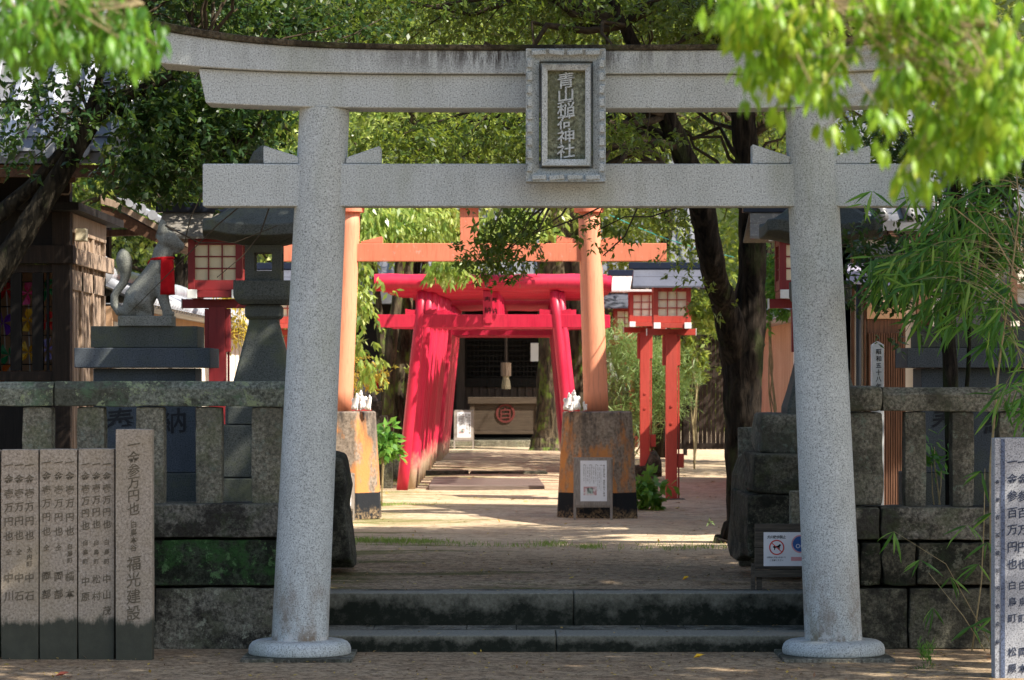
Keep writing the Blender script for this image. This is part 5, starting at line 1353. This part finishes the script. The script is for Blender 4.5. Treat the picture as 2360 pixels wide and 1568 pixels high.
# big camphor right of the hall, mossy bark
t = thing('broadleaf_tree', (X(1270, 56.5), 56.5, .55), 'thick mossy trunk rising behind the right end of the red gates', 'tree'); D = 56.8
trunk(t, [[(1268, 1060, D, 66), (1266, 1035, D, 48), (1266, 990, D, 36), (1272, 900, D, 34), (1278, 800, D, 38), (1282, 700, D, 42), (1282, 600, D, 44), (1290, 480, D, 40), (1300, 300, D, 30), (1310, 100, D, 18)]], M['bark_moss'])
foliage('crown', [px_blob(1290, 120, D, 260, 120, 2, 1), px_blob(1180, 200, D, 150, 80, 1.5, 1)], 7000, .13, .055, M['lf_back'], t, 41)
t = thing('broadleaf_tree', (X(1335, 50), 50, .55), 'pale mossy trunk between the front red gate and the right orange pillar', 'tree'); D = 50
trunk(t, [[(1332, 1045, D, 30), (1330, 950, D, 22), (1328, 800, D, 21), (1326, 690, D, 23), (1322, 600, D, 22), (1330, 450, D, 20), (1350, 200, D, 12)]], M['bark_moss'])
foliage('crown', [px_blob(1380, 250, D, 180, 90, 1.5, 1), px_blob(1350, 480, D, 120, 40, 1.2, .8)], 6000, .12, .05, M['lf_sun'], t, 42)
# mossy trunks left of the red gates
for i, (stem, r, lab) in enumerate(([[(890, 1010), (893, 900), (903, 780), (915, 690), (922, 600)], 13, 'leftmost mossy trunk of the clump left of the red gates'], [[(918, 1012), (920, 900), (930, 790), (938, 690), (940, 600)], 15, 'thick mossy trunk in the middle of the clump left of the red gates'],
                       [[(934, 1018), (938, 900), (950, 800), (968, 700), (980, 600)], 9, 'slim leaning trunk of the clump, nearest the red gates'], [[(903, 1008), (900, 930), (880, 800), (872, 700), (860, 600)], 9, 'slim trunk leaning left behind the small stone fox'])):
    D = 47 + i * .5; t = thing('broadleaf_tree', (X(stem[0][0], D), D, gz(D)), lab, 'tree', 'mossy trunks left of the red gates')
    trunk(t, [[(a, b, D, r * (1.25 - .1 * j)) for j, (a, b) in enumerate(stem)] + [(stem[-1][0] + 8, 420, D, r * .5)]], M['bark_moss'], n=10)
    foliage('crown', [px_blob(stem[-1][0], 470, D, 90, 60, 1, 1)], 2600, .12, .05, M['lf_sun'], t, 50 + i)
# drooping glossy tree beside the left orange pillar
t = thing('broadleaf_tree', (X(765, 38), 38, .36), 'glossy pale tree drooping beside the left orange pillar', 'tree'); D = 38
trunk(t, [[(765, 1150, D, 12), (775, 900, D, 9), (790, 700, D, 8), (820, 560, D, 6), (850, 440, D, 4)]], M['bark'])
bl = [px_blob(868, 520, D, 50, 50, .5, 1.2), px_blob(838, 610, D, 22, 60, .3, 1.0), px_blob(832, 700, D, 14, 70, .25, .8), px_blob(836, 800, D, 14, 60, .25, .5), px_blob(960, 515, D + 1, 110, 40, .6, 1.1), px_blob(1050, 600, D + .5, 60, 35, .4, 1.0), px_blob(1180, 520, D + 2, 120, 40, .6, .7), px_blob(855, 860, D, 16, 30, .2, .3)]
foliage('crown', bl, 6000, .12, .045, M['lf_sun'], t, 61, per=7, twig=.18, clump=30, spread=.10, droop=1.0)
# feathery shrub right of the orange pillar
def shrub(name, D, blobs, n, L, W, mat, label, seed, stems=5, droop=.2, spread=.12, per=10, cat='shrub', fold=1):
    px, py = blobs[0][:2]; x = X(px, D); t = thing(name, (x, D, gz(D) if D > 21.5 else 0), label, cat)
    bl = [px_blob(a, b, D, c_, d_, e_, 1) for a, b, c_, d_, e_ in blobs]
    _, C = foliage('foliage', bl, n, L, W, mat, t, seed, per=per, twig=L * 1.5, clump=20, spread=spread, droop=droop, fold=fold)
    base = (x, D, gz(D) if D > 21.5 else 0)
    branches('stems', [base], [tuple(c) for c in C[:stems]], M['twig_pale'], t, .012, .004, seed, 5, .05, .04); return t
shrub('pine_shrub', 45.6, [(1435, 850, 40, 60, .5), (1450, 960, 45, 70, .5), (1428, 790, 18, 30, .4), (1530, 900, 50, 70, .5), (1500, 830, 40, 40, .4)], 9000, .17, .012, M['lf_needle'], 'feathery pale green pine shrub between the orange pillar and the lanterns', 71, 14, -.3, .14)
shrub('leafy_shrub', 46.5, [(1600, 700, 40, 50, .6), (1650, 690, 40, 50, .6), (1590, 820, 30, 70, .5)], 3500, .10, .045, M['lf_back'], 'leafy shrub showing between the lanterns and the big tree', 72, 6)
shrub('leafy_shrub', 36, [(880, 1000, 15, 26, .2), (882, 1035, 15, 20, .2)], 420, .12, .06, M['lf_bush'], 'small bright green plant right of the left orange block', 73, 4, .4, .07)
shrub('leafy_shrub', 35, [(1494, 1134, 20, 16, .14), (1478, 1115, 12, 10, .1)], 420, .13, .07, M['lf_bush'], 'low bright green plant at the right of the right orange block', 74, 3, .1, .05)
shrub('leafy_shrub', 39, [(826, 850, 24, 26, .25), (838, 880, 20, 20, .2), (862, 860, 24, 12, .2)], 900, .06, .02, M['lf_gold'], 'yellow-orange autumn sprig above the small foxes on the left block', 75, 4, .2, .08)
shrub('leafy_shrub', 33.5, [(1790, 640, 30, 70, .3), (1775, 700, 20, 40, .3)], 2200, .08, .035, M['lf_bush'], 'bright shrub behind the right wall, left of the right grey pillar', 76, 4)
shrub('leafy_shrub', 30, [(560, 740, 14, 60, .15), (552, 700, 10, 30, .12)], 500, .09, .02, M['lf_gold'], 'yellow-green sprig left of the left stone lantern shaft', 77, 3)
shrub('leafy_shrub', 21.6, [(2165, 1060, 24, 40, .1), (2170, 1110, 20, 30, .1)], 60, .12, .045, M['lf_bamboo'], 'dark broad-leaved seedling between the right fence posts', 78, 4, .2, .06, 4)
shrub('leafy_shrub', 27.5, [(1690, 1230, 8, 12, .08)], 60, .05, .015, M['lf_needle'], 'tiny green tuft at the foot of the two-stemmed tree', 79, 2)

# shrub with dark horizontal twigs behind the bamboo
t = thing('broadleaf_tree', (X(2200, 21.9), 21.9, .35), 'slim dark-stemmed tree growing behind the right fence', 'tree')
trunk(t, [[(2195, 1180, 21.9, 17), (2196, 1000, 21.9, 17), (2190, 850, 21.9, 18), (2182, 720, 21.9, 16), (2195, 600, 21.9, 16), (2205, 480, 21.9, 14), (2200, 380, 21.9, 10), (2210, 200, 21.9, 6)],
          [(2216, 1000, 22, 6), (2232, 850, 22, 5), (2236, 700, 22, 5), (2228, 550, 22, 4), (2240, 400, 22, 3)]], M['bark'], n=10)
bl = [px_blob(2070, 640, 22, 110, 55, .3, 1), px_blob(2110, 745, 22, 60, 22, .3, .3), px_blob(2250, 560, 22, 110, 80, .4, 1.2), px_blob(2000, 560, 22.2, 60, 50, .3, .7), px_blob(2300, 400, 22, 100, 80, .4, 1), px_blob(2100, 330, 22.4, 120, 70, .4, .8)]
_, C = foliage('crown', bl, 8000, .065, .03, M['lf_dark'], t, 81, per=6, twig=.12, clump=30, spread=.1, droop=.05)
branches('branches', [tuple(P(2190, y, 21.9)) for y in (800, 720, 640, 560, 480, 400)], [tuple(c) for c in C[:60]], M['twig'], t, .008, .002, 3, 5, .05, .08)

# bamboo in front of the right fence
t = thing('bamboo', (X(2280, 19.6), 19.6, 0), 'bright green bamboo with long drooping leaves at the right edge', 'bamboo')
rb = random.Random(12); rgn = np.random.default_rng(12); q = MB(); B0 = []; BD = []; BL = []
def culm(pts, D, r): q.tube([P(a, b, D) for a, b in pts], [r * (1 - .6 * i / (len(pts) - 1)) for i in range(len(pts))], 6)
culm([(2286, 1510), (2284, 1300), (2282, 1080), (2300, 860), (2330, 640), (2350, 480), (2340, 380)], 19.5, .011)
culm([(2240, 1500), (2262, 1340), (2268, 1200), (2270, 1080)], 19.5, .006); culm([(2270, 1500), (2220, 1420), (2140, 1320)], 19.4, .004); culm([(2280, 1480), (2180, 1300), (2060, 1225)], 19.45, .003)
culm([(2330, 1500), (2380, 1000), (2390, 700), (2360, 520)], 19.3, .012); culm([(2420, 900), (2380, 700), (2300, 560), (2200, 480), (2100, 450)], 19.3, .007)
arcs = []
for i in range(78):
    a = rb.uniform(2010, 2400); b = rb.uniform(430, 960) if a > 2240 else rb.uniform(450, 760) if a > 2080 else rb.uniform(560, 680); arcs.append((a, b))
for a, b in arcs:
    D = rb.uniform(19.15, 19.75); x0 = rb.uniform(2290, 2420); y0 = b + rb.uniform(-60, 120)
    pts = [(x0 + (a - x0) * s, y0 + (b - y0) * s - 50 * math.sin(s * math.pi)) for s in (0, .25, .5, .75, 1)]
    culm(pts, D, .002)
    for j in range(rb.randint(2, 4)):
        s = 1 - j * .16; c = P(x0 + (a - x0) * s, y0 + (b - y0) * s - 50 * math.sin(s * math.pi), D)
        for l_ in range(rb.randint(3, 6)):
            B0.append((c.x + rb.uniform(-.02, .02), c.y + rb.uniform(-.02, .02), c.z)); an = rb.uniform(-2.7, -1.0) if rb.random() < .6 else rb.uniform(-3.6, .5)
            BD.append((math.cos(an) * 1.0 - .25, rb.uniform(-.4, .4), math.sin(an) * .9 - .1)); BL.append(rb.uniform(.10, .25))
for a, b in ((2262, 1085), (2275, 1250), (2255, 1300), (2150, 1400), (2190, 1330), (2060, 1225), (2290, 1180), (2230, 1210), (2290, 1420), (2240, 1440), (2120, 1290), (2010, 440), (2080, 425), (1990, 470)):
    for l_ in range(4):
        c = P(a, b, 19.4); B0.append(tuple(c)); an = rb.uniform(-2.9, -.3); BD.append((math.cos(an) - .2, rb.uniform(-.3, .3), math.sin(an) * .8)); BL.append(rb.uniform(.12, .22))
q.build('culms', M['twig_pale'], t, smooth=True)
B0 = np.array(B0); BD = np.array(BD); BL = np.array(BL)
nn = rand_dirs(rgn, len(B0)) * .5 + np.array([0, -.6, .7])
me = leaf_mesh('bamboo_leaves', B0, BD, nn, BL, BL * .11, rgn.random(len(B0)), 2)
link_mesh('leaves', me, M['lf_bamboo'], t)

# foreground branches of the street trees
def spray(name, D, blobs, n, mat, label, seed, L=.072, stems=()):
    px, py = blobs[0][:2]; t = thing(name, tuple(P(px, -140, D)), label, 'tree branch')
    rg = np.random.default_rng(seed); B = np.array([px_blob(a, b, D + dd, c_, d_, .25, w_) for a, b, c_, d_, dd, w_ in blobs])
    w_ = B[:, 6] * B[:, 3] * B[:, 5]; w_ /= w_.sum(); nc = n // 6
    bi = rg.choice(len(B), nc, p=w_); C = B[bi, :3] + rand_dirs(rg, nc) * (rg.random((nc, 1)) ** .4) * B[bi, 3:6]
    ti = np.repeat(np.arange(nc), 6); nl = len(ti)
    side = rand_dirs(rg, nl) * np.array([1, 1, .35]); P0 = C[ti] + side * .012
    P0[:, 2] += (np.tile(np.arange(6), nc) * .004)
    dr = side * .75 + np.array([0, 0, -1.0]) + rand_dirs(rg, nl) * .2
    nn = rand_dirs(rg, nl) * .5 + side * 1.0 + np.array([0, 0, .6]); LL = L * (.6 + .6 * rg.random(nl))
    cr = rg.random(nc)[ti]
    me = leaf_mesh('spray', P0, dr, nn, LL, LL * .40, np.clip(cr * .6 + rg.random(nl) * .4, 0, 1), 2)
    link_mesh('leaves', me, mat, t)
    q = MB(); CL = [Vector(c) for c in C]; r = random.Random(seed)
    for k_, (x0, y0) in enumerate(stems):
        A = P(x0, y0, D)
        for c in r.sample(CL, min(len(CL), max(6, len(CL) // len(stems) // 3))):
            if (c - A).length < .5: q.tube([A, A.lerp(c, .5) + Vector((0, 0, .03)), c], [.0018, .0012, .0008], 5)
    for a, b in zip(stems[:-1], stems[1:]): q.tube([P(a[0], a[1], D), P((a[0] + b[0]) / 2 + 8, (a[1] + b[1]) / 2 - 10, D), P(b[0], b[1], D)], [.003, .0025, .0025], 6)
    q.build('twigs', M['twig_pale'], t)
spray('hanging_branch', 5.6, [(1790, 40, 160, 70, 0, 1.5), (1860, 150, 110, 90, .2, 1.2), (1740, 110, 70, 80, .1, 1.0), (1900, 230, 60, 50, 0, .6), (2120, 30, 170, 70, 0, 1.5), (2200, 150, 190, 110, .2, 1.5), (2240, 290, 150, 110, .1, 1.4), (2160, 380, 80, 60, 0, .7), (2330, 200, 100, 180, -.2, 1.4), (2050, 230, 60, 90, 0, .5), (1770, 240, 70, 30, 0, .22), (1870, 310, 50, 45, 0, .3), (1990, 300, 60, 60, 0, .4), (2090, 430, 30, 40, 0, .5), (1640, 10, 40, 60, 0, .7)], 3300, M['lf_cam'],
      'bright yellow-green leafy branches hanging close to the camera at top right', 91, L=.042, stems=((1700, -90), (1880, -20), (2120, -40), (2300, 60), (2380, 200)))
spray('hanging_branch', 6.0, [(60, 40, 110, 70, 0, 1.3), (200, 50, 130, 70, .1, 1.3), (310, 80, 70, 60, 0, 1.1), (120, 110, 110, 45, 0, .8), (20, 120, 50, 60, 0, .8), (280, 130, 40, 30, 0, .6)], 1250, M['lf_cam2'],
      'green leafy branches hanging close to the camera at top left', 92, L=.038, stems=((-80, -60), (80, -40), (220, -20), (330, 10)))

# unseen trees on the right, crowns shaped to shade gate, steps and court
def shade_tree(x, D, label, blobs, n, seed):
    t = thing('broadleaf_tree', (x, D, 0), label, 'tree', 'unseen shade trees on the right')
    q = MB(); q.tube([(x, D, -.05), (x + .1, D, 2), (x - .1, D + .1, 4.5), (x, D, 7.5)], [.32, .26, .2, .08], 12, jit=.1); q.build('trunk', M['bark'], t, smooth=True)
    _, C = foliage('crown', [(b[0] + .1, b[1] - .8) + tuple(b[2:]) for b in blobs], n, .22, .12, M['lf_dark'], t, seed, per=8, twig=.35, clump=30, spread=.45, droop=.2)
    branches('branches', [(x, D, z) for z in (4, 5, 6, 7)], [tuple(c) for c in C[:20]], M['twig'], t, .08, .02, seed, 5, .3, .3)
shade_tree(6.8, 17.5, 'unseen tall tree on the right, crown shaped to shade the gate and steps', [(6.5, 16.5, 8.3, 2.9, 3.2, .8), (4.6, 19.2, 7.9, 2.0, 2.4, .6), (8.4, 19.5, 8.6, 2.4, 2.8, .8), (4.4, 16.4, 7.7, 1.6, 2.0, .5), (2.9, 18.4, 7.6, 1.5, 2.2, .5), (1.2, 18.7, 7.7, 1.5, 2.0, .5), (1.6, 22.2, 7.8, 1.2, 1.2, .4)], 38000, 95)
shade_tree(8.6, 23.0, 'second unseen tall tree on the right, crown shaped to shade the court front', [(6.3, 22.6, 8.4, 1.9, 2.8, .8), (5.2, 22.0, 8.0, 2.0, 2.2, .6), (9.6, 19.5, 8.8, 2.0, 1.6, .7), (5.6, 24.4, 8.2, 1.5, 1.2, .5)], 28000, 96)
shade_tree(9.5, 27.0, 'third unseen tree added on the right, high crown shaped to shade canopy and court', [(6.0, 25.6, 10.4, 2.4, 1.3, .6)], 7000, 98)

# ---------------------------------------------------------------- ground cover
rgn = np.random.default_rng(77)
def litter(n, x0, x1, d0, d1, L, mat, name, label, seed, up=False, zf=None):
    rg = np.random.default_rng(seed); xx = rg.uniform(x0, x1, n); dd = d0 + (d1 - d0) * rg.random(n)
    zz = np.array([(zf(a, b) if zf else (ground_z(a, b) if b > 22.2 else .34)) for a, b in zip(xx, dd)]) + .008
    P0 = np.stack([xx, dd, zz], 1)
    if up: dr = rand_dirs(rg, n) * .5 + np.array([0, 0, 1.]); nn = rand_dirs(rg, n) + np.array([0, -1, .2])
    else: dr = rand_dirs(rg, n) * np.array([1, 1, .18]) + np.array([0, 0, .05]); nn = rand_dirs(rg, n) * .35 + np.array([0, 0, 1.])
    LL = L * (.5 + rg.random(n)); me = leaf_mesh(name, P0, dr, nn, LL, LL * (.12 if up else .5), rg.random(n), 1)
    o = link_mesh(name, me, mat); tag(o, label, 'ground cover', kind='stuff')
litter(1300, -3, 5, 21.8, 27.5, .026, M['lf_dry'], 'leaf_litter', 'dark crumbled leaves and bits of bark on the shaded ground above the steps', 6)
litter(900, -4, 5, 18.3, 20.35, .024, M['lf_dry'], 'leaf_litter', 'crumbled leaves on the street ground at the foot of the steps', 7, zf=lambda a, b: -.004)
litter(900, -5, 6, 22.0, 33, .035, M['lf_dry'], 'leaf_litter', 'dry leaves scattered over the sandy court', 1)
litter(500, -5, 6, 17.5, 20.3, .03, M['lf_dry'], 'leaf_litter', 'dry leaves scattered on the street ground in front', 2, zf=lambda a, b: -.004)
litter(70, -1.4, 3, 20.5, 21.7, .03, M['lf_dry'], 'leaf_litter', 'few dry leaves lying on the stone steps', 3, zf=lambda a, b: .11 if b < 21.3 else .34)
litter(260, -3, 5, 33, 47, .06, M['lf_dry'], 'leaf_litter', 'yellowed leaves on the sand before the red gates', 4)
def tufts(specs, label, seed):
    r = random.Random(seed); Ps = []
    for px, py, wd, n in specs:
        D = 1.51 * FP / (py - HY)
        for i in range(n): Ps.append((X(px, D) + r.gauss(0, wd * D / FP), D + r.gauss(0, .14), 0))
    P0 = np.array(Ps); P0[:, 2] = [ground_z(a, b) - .002 for a, b in P0[:, :2]]; rg = np.random.default_rng(seed); n = len(P0)
    me = leaf_mesh('g', P0, rand_dirs(rg, n) * .6 + np.array([0, 0, 1.]), rand_dirs(rg, n) + np.array([0, -1, .2]), .03 + .04 * rg.random(n), .003 + .004 * rg.random(n), rg.random(n), 1)
    o = link_mesh('grass', me, M['grass']); tag(o, label, 'grass', kind='stuff')
tufts([(860, 1252, 60, 700), (960, 1252, 60, 400), (1360, 1262, 14, 160), (1150, 1258, 160, 300), (1600, 1268, 80, 260), (1270, 1252, 20, 120)], 'sparse bright grass growing in a line across the sand', 8)
tufts([(900, 1165, 40, 200), (880, 1120, 30, 150)], 'thin grass beside the left orange block', 9)
# weed at the front right
shrub('weed', 19.2, [(2140, 1530, 10, 30, .05)], 180, .05, .006, M['lf_bamboo'], 'small feathery green weed on the street ground at lower right', 97, 4, -.9, .02, 12, 'weed')
for i, (px, py, L, lab) in enumerate(((1610, 1518, .07, 'yellow fallen leaf on the street ground between the pillars'), (1580, 1339, .05, 'yellow fallen leaf above the upper step on the right'), (143, 1560, .09, 'reddish fallen leaf at the lower left corner'))):
    D = (CZ if py > 1500 else 1.52) * FP / (py - HY); z = 0 if py > 1500 else .345; x = X(px, D)
    q = MB(); L2 = L * .32
    q.add([(x - L / 2, D, z + .004), (x - L * .15, D - L2, z + .018), (x + L * .2, D - L2 * .9, z + .02), (x + L / 2, D, z + .028), (x + L * .2, D + L2, z + .03), (x - L * .15, D + L2, z + .03), (x, D, z + .008)], [(6, 0, 1), (6, 1, 2), (6, 2, 3), (6, 3, 4), (6, 4, 5), (6, 5, 0)])
    o = q.build('fallen_leaf', M['leaf_y'] if i < 2 else M['leaf_r'], None); tag(o, lab, 'leaf')
